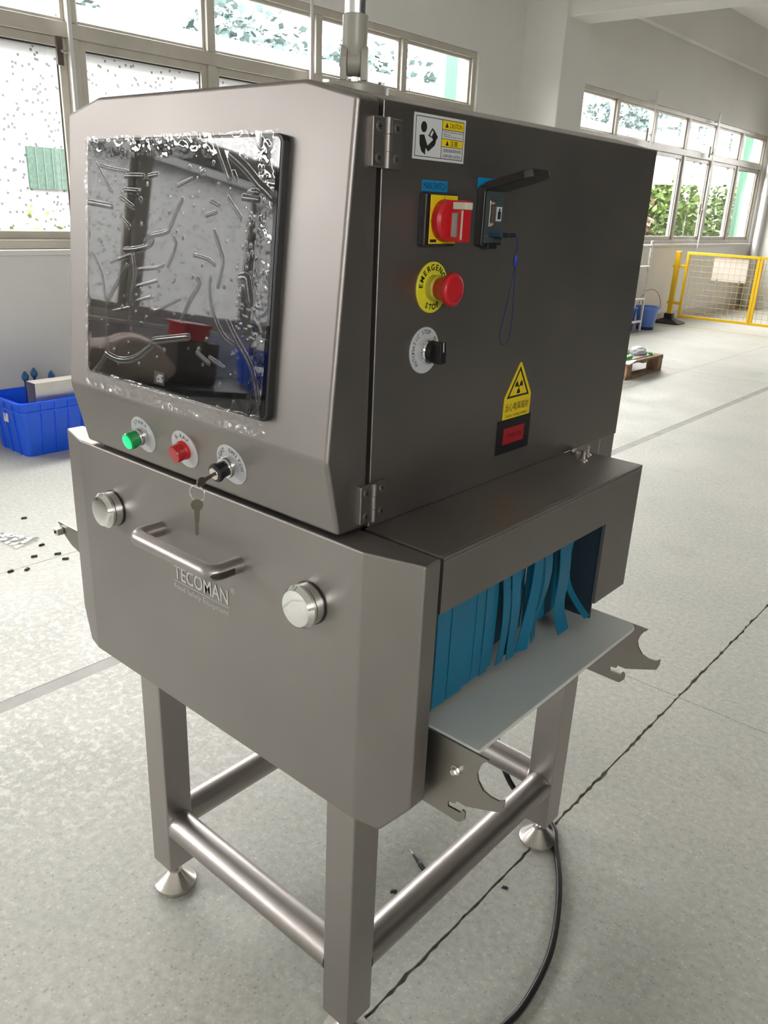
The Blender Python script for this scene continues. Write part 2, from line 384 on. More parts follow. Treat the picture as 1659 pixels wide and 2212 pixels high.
# windows
def bars(name, parent, boxes, wd=0.004):
    out = []
    for b in boxes: out.append(B(name, frame_m, parent, *b, wd=wd, seg=1))
    return out
XG = -4.12
for k, (y0, y1, n) in enumerate(WINS):
    W = empty('window_%d' % (k + 1), (XG, (y0 + y1) / 2, ZS)); W['kind'] = 'structure'
    def P(o, W=W): o.parent = W; o.matrix_parent_inverse = W.matrix_world.inverted(); return o
    Minv = Matrix.Translation((-XG, -(y0 + y1) / 2, -ZS))
    def FB(name, m, x0, x1, a, b, z0, z1, wd=0.004):
        return B(name, m, W, x0, x1, a, b, z0, z1, M=Minv, wd=wd, seg=1)
    xa, xb = XG - 0.05, XG + 0.045
    f = 0.055
    FB('frame_rail', frame_m, xa, xb, y0, y1, ZT - f, ZT); FB('frame_rail', frame_m, xa, xb, y0, y1, ZS, ZS + f)
    FB('frame_stile', frame_m, xa, xb, y0, y0 + f, ZS + f, ZT - f); FB('frame_stile', frame_m, xa, xb, y1 - f, y1, ZS + f, ZT - f)
    FB('transom', frame_m, xa, xb + .008, y0 + f, y1 - f, 2.315, 2.395)
    FB('window_sill', wall_m, XW - 0.24, XW + 0.03, y0, y1, ZS - 0.035, ZS - 0.001)
    pitch = (y1 - y0 - f) / n
    for i in range(n):
        a = y0 + f / 2 + i * pitch; b = a + pitch
        if i: FB('mullion', frame_m, xa, xb + .004, a - .034, a + .034, 2.395, ZT - f); FB('mullion', frame_m, xa, xb + .004, a - .034, a + .034, ZS + f, 2.315)
        # fixed upper light
        s = 0.022; l, r_, z0, z1 = a + .034, b - .034, 2.395, ZT - f
        if i == 0: l = y0 + f
        if i == n - 1: r_ = y1 - f
        FB('pane', glass_m, XG - .004, XG + .001, l, r_, z0, z1, 0)
        for q in ((l, l + s, z0, z1), (r_ - s, r_, z0, z1)): FB('glazing_bead', frame_m, XG - .012, XG + .018, *q, 0.002)
        for q in ((l + s, r_ - s, z0, z0 + s), (l + s, r_ - s, z1 - s, z1)): FB('glazing_bead', frame_m, XG - .012, XG + .018, *q, 0.002)
        # sliding lower sash
        z0, z1 = ZS + f, 2.315; s = 0.05; off = 0.0 if i % 2 else 0.018
        FB('pane', glass_m, XG - .004 + off, XG + .001 + off, l + s, r_ - s, z0 + s, z1 - s, 0)
        for q in ((l, l + s, z0, z1), (r_ - s, r_, z0, z1)): FB('sash_stile', frame_m, XG - .012 + off, XG + .016 + off, *q, 0.003)
        for q in ((l + s, r_ - s, z0, z0 + s), (l + s, r_ - s, z1 - s, z1)): FB('sash_rail', frame_m, XG - .012 + off, XG + .016 + off, *q, 0.003)
        FB('seal', rubber_seal, XG - .008 + off, XG - .003 + off, l + s, r_ - s, z1 - s - .010, z1 - s, 0)
        FB('seal', rubber_seal, XG - .008 + off, XG - .003 + off, r_ - s - .008, r_ - s, z0 + s, z1 - s - .010, 0)
def fill_window(k, MW, W_, n):        # local x along the wall, y up, z into the room
    Wd = empty('window_%d' % k); Wd['kind'] = 'structure'; h = ZT2 - ZS2  # out-of-view window, added for its light
    for q in ((0, W_, 0, .06), (0, W_, h - .06, h), (0, W_, h * .68, h * .68 + .06)): B('frame_rail', frame_m, Wd, *q, -.05, .05, M=MW)
    for i in range(n + 1):
        x = min(max(W_ * i / n - .03, 0), W_ - .06); B('frame_stile', frame_m, Wd, x, x + .06, .06, h - .06, -.045, .045, M=MW)
    for i in range(n):
        for z0, z1 in ((.06, h * .68), (h * .68 + .06, h - .06)): B('pane', glass_m, Wd, W_ * i / n + .03, W_ * (i + 1) / n - .03, z0, z1, -.002, .002, M=MW)
for i, (x0, x1) in enumerate(F_FILL): fill_window(4 + i, frame((x1, RY0 - .1, ZS2), (-1, 0, 0), (0, 0, 1)), x1 - x0, 5)
for i, (y0, y1) in enumerate(R_FILL): fill_window(4 + i, frame((RX1 + .1, y0, ZS2), (0, -1, 0), (0, 0, 1)) @ Matrix.Translation((-(y1 - y0), 0, 0)), y1 - y0, 6)
for i, (x0, x1) in enumerate(B_FILL): fill_window(5 + i, frame((x0, RY1 + .1, ZS2), (1, 0, 0), (0, 0, 1)), x1 - x0, 6)
# window opener rods with latches
def rod(y, z0, z1, label, latch=()):
    R = empty('window_rod', (-3.985, y, z0))
    bm = bmesh.new(); box(bm, -.009, .009, -.012, .012, 0, z1 - z0); bev(bm, .003, 2); obj('bar', bm, mat('pale_grey_rod', (0.62, 0.61, 0.60), 0.4), R, wn=True)
    for zl in latch:
        B('latch_plate', mat('brown_latch', (0.10, 0.075, 0.06), 0.5), R, -.045, -.030, -.075, -.035, zl - z0 - .075, zl - z0 + .075, wd=.003)
        B('latch_lever', alu, R, -.04, -.008, -.055, .010, zl - z0 - .008, zl - z0 + .006, wd=.002)
    for zz in (0.1, (z1 - z0) - .12): B('standoff', alu, R, -.065, -.007, -.008, .008, zz - .01, zz + .01)
    tag(R, label, 'window rod', 'rods standing in front of the windows')
rod(2.075, 1.25, 3.2, 'grey opener rod with brown latch left of the machine', (2.23,))
rod(4.03, 1.25, 3.2, 'slim grey opener rod left of the signal pole')
rod(10.13, 1.00, 2.98, 'pale rod with latch on far window, nearer the column', (2.47,))
rod(12.36, 1.00, 2.95, 'pale rod with two latches on far window above yellow fence', (2.42, 1.62))
# drain pipe at the far column
dp = empty('drain_pipe', (-3.93, 14.93, 0))
Lt('pipe', mat('white_pvc', (0.72, 0.72, 0.72), 0.4), dp, [(0.058, 0.0), (0.058, 4.22)], n=24)
for zz in (0.5, 1.9, 3.3): Lt('clamp', mat('white_pvc', (0.72, 0.72, 0.72), 0.4), dp, [(0.0585, zz), (0.066, zz + .004), (0.066, zz + .046), (0.0585, zz + .05)], n=24)
tag(dp, 'white plastic drain pipe running down the far wall corner', 'pipe')

# ------------------------------------------------------------------ the machine
AL, AR, CH = -0.3126, 0.300, 0.0836
ZTOP, ZSH, DEP = 1.5894, 1.5695, 0.754
YFT, YFC, ZCR, YFB, ZB = -0.0395, -0.0807, 1.152, -0.0568, 1.0475
ZTU, BL, BR = 1.0443, -0.421, 0.434
def yf(z): return YFC + (z - ZCR) / (ZTOP - ZCR) * (YFT - YFC)
MC = empty('xray_inspection_machine', (0, 0.35, 0))
MOFF = Matrix.Translation((0, 0.35, 0)); MC_inv = MOFF.inverted()
tag(MC, 'satin stainless steel X-ray inspection machine with touchscreen and blue strip curtain', 'machine')
PARTS = []
def adopt(o): return o
bm = hull([(x, y, z) for y in (0.004, DEP) for x, z in ((AL, ZTU), (AR, ZTU), (AR, ZSH), (AR - CH, ZTOP), (AL + CH, ZTOP), (AL, ZSH))], 0.0016, 2)
cab = obj('cabinet', bm, steel, MC, wn=True)
bm = hull([(x, y, z) for x, z in ((AL + .01, ZTU + .006), (AR - .012, ZTU + .006), (AR - .012, ZSH - .01), (AL + .01, ZSH - .01)) for y in (-.006, .02)])
obj('gap_shade_core', bm, darkgap, MC)  # near-black core, the door gap's shade put into its colour
pts = []
for x in (AL - .0012, AR + .0012): pts += [(x, YFB, ZB), (x, YFC, ZCR), (x, yf(ZSH), ZSH), (x, -.003, ZSH), (x, -.003, ZB)]
for x in (AL + CH, AR - CH): pts += [(x, YFT, ZTOP), (x, -.003, ZTOP)]
cdoor = obj('cabinet_door', hull(pts, 0.006, 4), steel, MC, wn=True)
# lower front door
Y0, Y1, YS, ZD, ZL, ZLC = -0.0619, -0.039, -0.006, 1.0433, 0.618, 0.6716
pts = []
for sx, b in ((1, BR), (-1, BL)):
    xi = b - sx * 0.084
    pts += [(xi, Y0, ZD), (xi, Y0, ZL), (b, Y1, ZD), (b, Y1, ZLC), (b, YS, ZD), (b, YS, ZLC), (b - sx * .043, -.0525, ZL), (b - sx * .043, YS, ZL)]
obj('lower_door', hull(pts, 0.0030, 3), steel, MC, wn=True)
# lower core body behind the door
B('lower_body', steel2, MC, -.285, .285, YS + .004, .575, .66, ZTU - .004, wd=.004)
# tunnel hoods: right (seen) and left
def hood(sx, b, x_in):
    bm = bmesh.new(); t = .006
    lo, hi = sorted((x_in, b)); zo, zb = .963, .8096
    def bx(x0, x1, y0, y1, z0, z1): box(bm, min(x0, x1), max(x0, x1), y0, y1, z0, z1)
    # cross-section along y of the outer plate: one folded solid with the opening cut out
    poly = [(-.001, ZTU), (.585, ZTU), (.585, zb), (.468, zb), (.468, zo), (-.001, zo)]
    M = frame((b - sx * t if sx > 0 else b, 0, 0), (0, 1, 0), (0, 0, 1))
    prism(bm, poly, 0, t, M)
    bx(x_in, b - sx * t, -.001, .585, ZTU - t, ZTU)                          # top plate
    bx(x_in, b - sx * t, .579, .585, zb, ZTU - t)                            # back plate
    bmesh.ops.remove_doubles(bm, verts=bm.verts, dist=1e-5)
    o = obj('tunnel_hood', bm, steel, MC)
    # folded outer edge
    bm2 = bmesh.new()
    tube(bm2, [(b - sx * .0062, .0, ZTU - .0062), (b - sx * .0062, .584, ZTU - .0062)], .0066, 16)
    sharp(obj('folded_edge', bm2, steel, o))
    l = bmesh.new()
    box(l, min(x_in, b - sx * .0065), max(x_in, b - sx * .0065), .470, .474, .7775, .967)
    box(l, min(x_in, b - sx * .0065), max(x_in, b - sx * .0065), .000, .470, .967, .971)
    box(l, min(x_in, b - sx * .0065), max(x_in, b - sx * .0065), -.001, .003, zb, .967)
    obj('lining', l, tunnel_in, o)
    return o
hood(1, BR, .2995); hood(-1, BL, -.3120)
# conveyor bed
ZBED = .776; YN, YFAR = .016, .514
bm = bmesh.new(); r = .02
poly = [(-.47, YN)] + [(.502, YN)] + circ(r, 6, .502 - r, YFAR - r, 0, pi / 2) + [(-.47, YFAR)]
prism(bm, poly, ZBED - .007, ZBED); bev(bm, .0025, 2); obj('conveyor_bed', bm, belt, MC, wn=True)
B('bed_frame', steel_dark, MC, -.42, .40, YN + .03, YFAR - .03, ZBED - .040, ZBED - .0075, wd=.004)
# roller brackets
BRP = [(.30, .7735), (.521, .7735), (.513, .765), (.508, .756), (.505, .744), (.508, .733), (.517, .722), (.530, .7185), (.543, .7195), (.551, .726), (.5505, .713), (.547, .703), (.492, .681), (.474, .679), (.474, .676), (.462, .673), (.463, .664), (.484, .665), (.487, .672), (.492, .670), (.492, .658), (.486, .650), (.481, .648), (.30, .649)]
BRP[13:15] = [(.476, .681), (.474, .675)]
def bracket(y0, y1, poly, bolt=None, out=-1):
    M = frame((0, 0, 0), (1, 0, 0), (0, 0, 1))
    o = Pr('roller_bracket', steel_dark, MC, poly, -y1, -y0, M)
    if bolt:
        yy = y0 if out < 0 else y1
        Mb = frame((bolt[0], yy, bolt[1]), (1, 0, 0), (0, 0, 1)) if out < 0 else frame((bolt[0], yy, bolt[1]), (-1, 0, 0), (0, 0, 1))
        Lt('washer', zinc, o, [(.0075, 0), (.0075, .0015)], Mb, 20)
        Lt('bolt', zinc, o, [(.0058, .0015), (.0058, .007), (.0045, .0085)], Mb, 6, 20)
    return o
bracket(YN - .004, YN - .0005, BRP, (.471, .731), -1)
bracket(YFAR + .0005, YFAR + .004, BRP, (.471, .731), 1)
LBP = [(-.30, .793), (-.30, .725), (-.43, .727), (-.50, .739), (-.548, .751), (-.572, .765), (-.585, .778), (-.600, .792)]
lb = bracket(YN - .004, YN - .0005, LBP)
B('clamp_block', zinc, lb, -.592, -.574, YN - .020, YN - .0045, .768, .783, wd=.002)
Lt('pin', darkgap, lb, [(.003, 0), (.003, .001)], frame((-.583, YN - .0202, .7755), (1, 0, 0), (0, 0, 1)), 12)
bracket(YFAR + .0005, YFAR + .004, LBP)
# strip curtain: each strip a part
def strip(x, y, wd, zt, zb, bulge=0.0, skew=0.0, curl=0.0, phase=1.0, twist=0.0):
    bm = bmesh.new(); n = 14; rows = []
    for i in range(n + 1):
        t = i / n; z = zt + (zb - zt) * t
        dx = bulge * sin(pi * min(1, t * phase)) + curl * max(0, t - .6) ** 2 * 6
        dy = skew * t * t
        rows.append([(x + dx + twist * t * s, y + dy + s * wd / 2, z) for s in (-1, 1)])
    th = .0014
    vs_ = [[bm.verts.new((p[0] + o, p[1], p[2])) for p in r for o in (-th / 2, th / 2)] for r in rows]
    for a, b in zip(vs_, vs_[1:]):
        for i, j in ((0, 1), (1, 3), (3, 2), (2, 0)): bm.faces.new((a[i], a[j], b[j], b[i]))
    bm.faces.new((vs_[0][0], vs_[0][1], vs_[0][3], vs_[0][2])); bm.faces.new((vs_[-1][0], vs_[-1][2], vs_[-1][3], vs_[-1][1]))
    bmesh.ops.recalc_face_normals(bm, faces=bm.faces)
    sharp(obj('curtain_strip', bm, blue_strip, MC), 50)
zt = .966
# back layer
y = .03
while y < .44:
    wd = random.uniform(.022, .034); strip(.375 + random.uniform(-.004, .004), y + wd / 2, wd - .001, zt, .792 + random.uniform(0, .008)); y += wd
# front layer, left part nearly flat
for y0_, y1_, zb, bu in ((.012, .032, .786, .0), (.033, .051, .788, .001), (.0515, .0665, .786, .0), (.068, .105, .788, .0), (.1053, .128, .791, .0005), (.1285, .150, .793, .001), (.152, .172, .790, .002), (.174, .1845, .795, .002)):
    strip(.405 + random.uniform(-.0015, .0015), (y0_ + y1_) / 2, y1_ - y0_, zt, zb, bu)
strip(.407, .198, .019, zt, .790, .008, .006, .0, 1.0)
strip(.409, .222, .024, zt, .792, .007, .006, .004)
strip(.404, .252, .030, zt, .800, -.006, -.028, .004)
strip(.412, .286, .024, zt, .797, .004, -.034, .006, 1.0, .004)
strip(.405, .322, .026, zt, .800, .010, -.030, .010, 1.2, -.004)
strip(.395, .350, .022, zt, .815, -.008, -.004, .0)
strip(.410, .372, .036, zt, .786, .006, .006, .016, 1.3)
strip(.408, .412, .018, zt, .800, -.010, .018, .034, 1.1)
# legs, feet, rails
LX, LYF, LYB, LS = .266, .032, .7235, .0316
for lx in (-LX, LX):
    for ly in (LYF, LYB):
        bm = bmesh.new(); box(bm, lx - LS, lx + LS, ly - LS, ly + LS, .071, .70 if ly == LYF else 1.05); bev(bm, .003, 2)
        leg = obj('leg', bm, steel2, MC, wn=True)
        Mf = Matrix.Translation((lx, ly, 0))
        Lt('foot', zinc, MC, [(.0445, 0), (.0455, .004), (.0455, .010), (.041, .0135), (.020, .036), (.0155, .041), (.0155, .045), (.0085, .046), (.0085, .0705)], Mf, 40)
        Lt('lock_nut', zinc, MC, [(.013, .0575), (.0145, .059), (.0145, .066), (.013, .068)], Mf, 6, 20)
ZR, RR = .184, .0315
for pa, pb in (((-LX + LS, LYF), (LX - LS, LYF)), ((-LX + LS, LYB), (LX - LS, LYB)), ((-LX, LYF + LS), (-LX, LYB - LS)), ((LX, LYF + LS), (LX, LYB - LS))):
    bm = bmesh.new(); a = Vector((*pa, ZR)); b = Vector((*pb, ZR)); tube(bm, [a, a.lerp(b, .5), b], RR, 40); o = sharp(obj('rail', bm, steel2, MC))
    for q, d in ((a, (b - a).normalized()), (b, (a - b).normalized())):
        bm = bmesh.new(); tube(bm, [q + d * .0003, q + d * .0022, q + d * .004], RR + .0012, 40, rfun=lambda t: RR + .0012 - .001 * t); sharp(obj('weld_bead', bm, steel2, o))
# small bits under the lower door
B('base_tab', steel_dark, MC, .05, .11, .0, .03, .60, .66, wd=.003); B('base_tab', steel_dark, MC, -.255, -.20, .0, .03, .60, .66, wd=.003)
B('base_tab', steel_dark, MC, .30, .40, .47, .512, .70, .76, wd=.004); Lt('base_bolt', zinc, MC, [(.008, 0), (.008, .02)], Matrix.Translation((.42, .44, .742)), 6, 20)

# ---- monitor on the tilted door front
TILT = math.atan2(YFT - YFC, ZTOP - ZCR)
def fpt(x, z): return (x, yf(z), z)
vup = Vector((0, YFT - YFC, ZTOP - ZCR)).normalized()
MF = frame(fpt(-.0200, 1.3575), (1, 0, 0), vup)          # centre of screen
hw, hh = .2180, .1735
def rrect(w_, h_, r, n=6):
    return circ(r, n, w_ - r, h_ - r, 0, pi / 2) + circ(r, n, -w_ + r, h_ - r, pi / 2, pi) + circ(r, n, -w_ + r, -h_ + r, pi, 1.5 * pi) + circ(r, n, w_ - r, -h_ + r, 1.5 * pi, 2 * pi)
bm = bmesh.new(); prism(bm, rrect(hw, hh, .010), -.002, .011, MF); bev(bm, .0015, 2)
mon = obj('monitor', bm, black_pl, MC, wn=True)
Pr('touch_glass', black_gl, mon, rrect(hw - .004, hh - .004, .008), .0112, .0118, MF)
Pr('display', disp, mon, [(-.196, -.1335), (.181, -.1335), (.181, .1475), (-.196, .1475)], .0119, .0121, MF)
MLG = MF @ Matrix.Translation((-.018, -.1535, .0119))
Pr('sticker', mat('sticker_black', (.03, .03, .032), .4), mon, [(-.0125, -.0095), (.0125, -.0095), (.0125, .0095), (-.0125, .0095)], 0, .0004, MLG)
bm = bmesh.new()
for i in range(5):
    xx = -.006 + i * .0030
    for j in range(4):
        if (i * 3 + j * 5) % 7 == 1: continue
        yy = -.0058 + j * .0030; box(bm, xx, xx + .0020, yy, yy + .0026, .0004, .0006, MLG)
obj('sticker_print', bm, mat('sticker_print', (.6, .6, .62), .5), mon)
# protective film: real wrinkled sheet
def px(u, v):                # pixel of the photo -> local (x, y) on the screen plane
    d = M3 @ Vector(((u - 829.5) / 1741.39, -(v - 1106) / 1741.39, -1)); C = Vector((.97528, -.764, 1.4548))
    n = Vector((MF[0][2], MF[1][2], MF[2][2])); o = Vector((MF[0][3], MF[1][3], MF[2][3])) + n * .012
    t = (o - C).dot(n) / d.dot(n); q = MF.inverted() @ (C + d * t); return q.x, q.y
WR = [([(209, 354), (230, 392), (245, 415)], 1.6, .8), ([(219, 358), (243, 365), (277, 371)], 1.4, .7), ([(272, 380), (311, 381)], 2.2, .8), ([(322, 381), (341, 377)], 2, .7),
      ([(466, 288), (476, 324), (486, 351), (498, 385)], 4.0, 1.5), ([(500, 333), (534, 365), (567, 405), (608, 439)], 3.6, 1.4), ([(262, 427), (288, 447)], 1.8, .8), ([(266, 473), (281, 490)], 1.6, .7),
      ([(189, 436), (215, 441), (243, 446)], 2.6, 1.1), ([(314, 523), (327, 510), (361, 501), (368, 493), (382, 460), (395, 432)], 2.2, 1.0), ([(270, 540), (297, 538), (324, 530), (332, 520)], 2.6, 1.0),
      ([(464, 500), (478, 541), (483, 568), (472, 618)], 2.0, 1.0), ([(493, 427), (522, 471)], 1.5, .7), ([(427, 601), (432, 615), (410, 652), (393, 693)], 2.0, 1.0),
      ([(456, 601), (454, 628), (464, 682), (484, 726), (505, 743)], 2.0, 1.0), ([(493, 694), (511, 733), (542, 790), (556, 850), (569, 902)], 2.6, 1.2),
      ([(231, 763), (258, 777), (292, 774), (329, 747), (331, 737), (359, 733), (407, 728)], 3.4, 1.5), ([(201, 807), (216, 790), (231, 767)], 3.2, 1.3), ([(234, 763), (231, 682), (238, 642), (275, 574)], 2.2, 1.0),
      ([(204, 551), (221, 591), (229, 642)], 1.9, .9), ([(288, 554), (292, 591), (285, 642), (282, 686)], 2.0, .9), ([(376, 514), (381, 527), (373, 554), (364, 574)], 2.0, .9),
      ([(520, 602), (534, 602), (538, 622), (542, 652)], 4.5, 1.6), ([(328, 668), (343, 669), (390, 645)], 1.2, .6), ([(427, 762), (452, 785)], 1.8, .8), ([(454, 773), (484, 794)], 1.8, .8),
      ([(240, 566), (285, 550)], 1.3, .6), ([(420, 551), (450, 560), (465, 573)], 1.2, .6), ([(300, 582), (340, 578), (355, 572)], 1.5, .7), ([(297, 618), (340, 606)], 1.3, .6), ([(245, 672), (280, 664)], 1.2, .6),
      ([(295, 650), (325, 641)], 1.2, .6), ([(447, 466), (470, 458)], 1.6, .7), ([(455, 434), (475, 444)], 1.4, .6), ([(385, 402), (415, 387)], 1.5, .7), ([(270, 411), (298, 413)], 2.0, .8), ([(505, 373), (512, 390)], 2.0, .9),
      ([(526, 427), (560, 432)], 2.6, .9), ([(545, 415), (560, 416)], 2.4, .9), ([(215, 850), (225, 830), (240, 850), (245, 870)], 2.5, 1.1), ([(262, 845), (270, 868)], 2.5, 1.1), ([(488, 905), (500, 888), (505, 870)], 2.2, 1.0), ([(283, 833), (350, 850), (450, 880), (560, 905)], 2.0, .9)]
rnd = random.Random(3)
BUB = [(rnd.uniform(-.185, .20), rnd.uniform(-.15, .165), rnd.uniform(.0007, .0019)) for _ in range(120)] + [(rnd.uniform(.145, .20), rnd.uniform(-.10, .14), rnd.uniform(.0007, .0016)) for _ in range(110)]
nx, ny = 400, 340
fx0, fx1, fy0, fy1 = -.2345, .2085, -.1985, .1765
segs = []
for pl, wpx, hgt in WR:
    q = [px(*p) for p in pl]; sp_ = spline([(a, b, 0) for a, b in q], 5)
    segs.append(([(p.x, p.y) for p in sp_], wpx * .00125, hgt * .0017))
H = [[0.0] * (ny + 1) for _ in range(nx + 1)]
dxg, dyg = (fx1 - fx0) / nx, (fy1 - fy0) / ny
for pl, wd, hg in segs:
    for (ax, ay), (bx_, by_) in zip(pl, pl[1:]):
        R_ = wd * 1.1
        for i in range(max(0, int((min(ax, bx_) - R_ - fx0) / dxg)), min(nx, int((max(ax, bx_) + R_ - fx0) / dxg) + 1) + 1):
            for j in range(max(0, int((min(ay, by_) - R_ - fy0) / dyg)), min(ny, int((max(ay, by_) + R_ - fy0) / dyg) + 1) + 1):
                X, Y = fx0 + i * dxg, fy0 + j * dyg; ux, uy = bx_ - ax, by_ - ay; L2 = ux * ux + uy * uy + 1e-12
                t = max(0, min(1, ((X - ax) * ux + (Y - ay) * uy) / L2)); d2 = (X - ax - ux * t) ** 2 + (Y - ay - uy * t) ** 2
                h_ = hg * max(0.0, 1 - d2 / (wd * wd)) ** .6
                if h_ > H[i][j]: H[i][j] = h_
for bx_, by_, r_ in BUB:
    for i in range(max(0, int((bx_ - 3 * r_ - fx0) / dxg)), min(nx, int((bx_ + 3 * r_ - fx0) / dxg) + 1) + 1):
        for j in range(max(0, int((by_ - 3 * r_ - fy0) / dyg)), min(ny, int((by_ + 3 * r_ - fy0) / dyg) + 1) + 1):
            X, Y = fx0 + i * dxg, fy0 + j * dyg; h_ = r_ * .8 * math.exp(-((X - bx_) ** 2 + (Y - by_) ** 2) / (r_ * r_)); H[i][j] = max(H[i][j], h_)
from mathutils import noise as NZ
bm = bmesh.new(); V = []
for i in range(nx + 1):
    row = []
    for j in range(ny + 1):
        X, Y = fx0 + i * dxg, fy0 + j * dyg
        ed = min(X - fx0, fx1 - X, Y - fy0, fy1 - Y)
        k = max(0, 1 - ed / .030)
        z = .0128 + H[i][j] + k * .0020 * (NZ.noise(Vector((X * 42, Y * 42, 3))) + .4 * NZ.noise(Vector((X * 140, Y * 140, 8))))
        if X < -hw - .002 or Y < -hh - .002:                              # film overhangs the bezel and droops towards the door
            dd = max(-hw - .002 - X, -hh - .002 - Y); z -= min(.009, dd * .9)
        ex = .0022 * NZ.noise(Vector((X * 30, Y * 30, 1))) * k
        if X < -hw + .004 or Y < -hh + .004: z += .0022 * NZ.noise(Vector((X * 62, Y * 62, 5))) + .0012 * NZ.noise(Vector((X * 130, Y * 130, 9)))
        z = max(z, .0024 if (X < -hw - .003 or Y < -hh - .003) else .0124)
        row.append(bm.verts.new(MF @ Vector((X + ex, Y + ex, z))))
    V.append(row)
for i in range(nx):
    for j in range(ny): bm.faces.new((V[i][j], V[i + 1][j], V[i + 1][j + 1], V[i][j + 1]))
o = obj('protective_film', bm, film_m, mon, smooth=True); o['label'] = 'wrinkled clear plastic film stuck over the screen'

# ---- push buttons on the lower sloped face
vlo = Vector((0, YFC - YFB, ZCR - ZB)).normalized()
def bframe(x, z=1.1005):
    t = (z - ZB) / (ZCR - ZB); return frame((x, YFB + t * (YFC - YFB), z), (1, 0, 0), vlo)
def plate_disc(parent, M, r=.0305):
    return Lt('label_plate', platewhite, parent, [(r, 0), (r, .0012), (r - .0004, .0016)], M, 56)
def part_empty(name):
    e = empty(name); e.parent = MC; return e
Mb = bframe(-.118)
b1 = plate_disc(MC, Mb); b1.name = 'start_button'
arc_text('lettering', 'START', .0088, .0225, pi / 2, 1.35, ink, b1, Mb, .0018, bold=.00012)
Lt('collar', chrome, b1, [(.0145, .0017), (.0148, .003), (.0148, .0125), (.0138, .014)], Mb, 36)
Lt('lens_rim', green_rim, b1, [(.0132, .0141), (.0132, .0195), (.0142, .0200), (.0142, .0300), (.0126, .0315)], Mb, 36)
Lt('lens', green_lit, b1, [(.0115, .0316), (.0108, .0325), (.003, .0330)], Mb, 36)
Mb = bframe(-.009)
b2 = plate_disc(MC, Mb); b2.name = 'xray_button'
arc_text('lettering', 'X-RAY', .0088, .0225, pi / 2, 1.25, ink, b2, Mb, .0018, bold=.00012)
Lt('collar', red_pl, b2, [(.0150, .0017), (.0150, .006), (.0140, .0075)], Mb, 36)
Lt('lens', red_lit, b2, [(.0136, .0076), (.0136, .0200), (.0125, .0220), (.004, .0226)], Mb, 36)
Mb = bframe(.102, 1.103)
b3 = plate_disc(MC, Mb, .0312); b3.name = 'key_switch'
arc_text('lettering', 'LIGHT SWITCH', .0088, .0235, pi / 2, 3.3, ink, b3, Mb, .0018, bold=.00012)
Lt('collar', chrome, b3, [(.0155, .0017), (.0158, .003), (.0158, .0135), (.0148, .0150)], Mb, 36)
Lt('barrel', black_pl, b3, [(.0120, .0151), (.0120, .0260), (.0138, .0265), (.0138, .0305), (.0122, .0325), (.0095, .0328)], Mb, 36)
Lt('lock_face', zinc, b3, [(.0092, .0329), (.0088, .0340), (.002, .0342)], Mb, 28)
key_m = mat('worn_brass_key', (0.20, 0.175, 0.14), 0.35, 0.9)
def key(parent, M):
    bm = bmesh.new()
    bow = circ(.0082, 20, 0, -.026, -pi / 2 + .5, 1.5 * pi - .5)
    prism(bm, [(-.0028, .0), (.0028, .0), (.0028, -.0145)] + [(x * .9, y) for x, y in circ(.0080, 18, 0, -.0245, pi / 2 - .5, -1.5 * pi + .5)] + [(-.0028, -.0145)], -.0009, .0009, M)
    return obj('key', bm, key_m, parent)
Mk = Mb @ frame((0, 0, .034), (0, 1, 0), (0, 0, -1)) @ Matrix.Rotation(radians(8), 4, 'X')
key(b3, Mk)
ring_c = (Mb @ Vector((0, -.0065, .0645)))
rc = Vector(ring_c) + Vector((0, 0, -.0085))
bm = bmesh.new(); tube(bm, [(rc.x + .0115 * cos(t), rc.y + .004 * cos(t), rc.z + .0115 * sin(t)) for t in [2 * pi * i / 32 for i in range(32)]], .0009, 8, close=True); sharp(obj('key_ring', bm, zinc, b3))
bm = bmesh.new(); Mk2 = frame((rc.x + .001, rc.y - .002, rc.z - .0125), (.8, .6, 0), (.06, 0, 1))
prism(bm, [(x, y - .004) for x, y in circ(.0085, 18, 0, 0, -pi / 2 + .42, 1.5 * pi - .42)] + [(-.0031, -.026), (-.0024, -.030), (-.0024, -.048), (.0004, -.0505), (.0026, -.048), (.0018, -.044), (.0026, -.040), (.0018, -.036), (.0024, -.030), (.0031, -.026)], -.0009, .0009, Mk2)
obj('spare_key', bm, key_m, b3)

# ---- lower door fittings
ML = frame((0, Y0, 0), (1, 0, 0), (0, 0, 1))
for cx, cz in ((-.2345, .942), (.256, .9375)):
    M = ML @ Matrix.Translation((cx, cz, 0))
    o = Lt('knob_lock', chrome, MC, [(.0305, -.001), (.0305, .0150)], M, 48)
    Lt('knob_gasket', black_pl, o, [(.0318, -.001), (.0318, .0025)], M, 48)
    Lt('knob_cap', chrome, o, [(.0312, .0165), (.0316, .0175), (.0316, .0215), (.0262, .0285), (.0225, .0290), (.008, .0290)], M, 48, 12)
    Lt('knob_groove', darkgap, o, [(.0275, .0150), (.0275, .0166)], M, 48)
hx0, hx1, hz = -.0955, .1035, .9445
def hp(x, d): return ML @ Vector((x, hz, d))
rad = .016; path = [hp(hx0, -.001)]
path += [hp(hx0, .012)]
for i in range(9): a = pi / 2 * i / 8; path.append(hp(hx0 + rad - rad * cos(a), .034 + rad * sin(a)))
for i in range(9): a = pi / 2 * i / 8; path.append(hp(hx1 - rad + rad * sin(a), .034 + rad * cos(a)))
path += [hp(hx1, .012), hp(hx1, -.001)]
bm = bmesh.new(); tube(bm, path, .0128, 24); sharp(obj('door_handle', bm, steel2, MC), 50)
bm = bmesh.new(); rows = []  # dark oblong strip laid on the handle's right bend
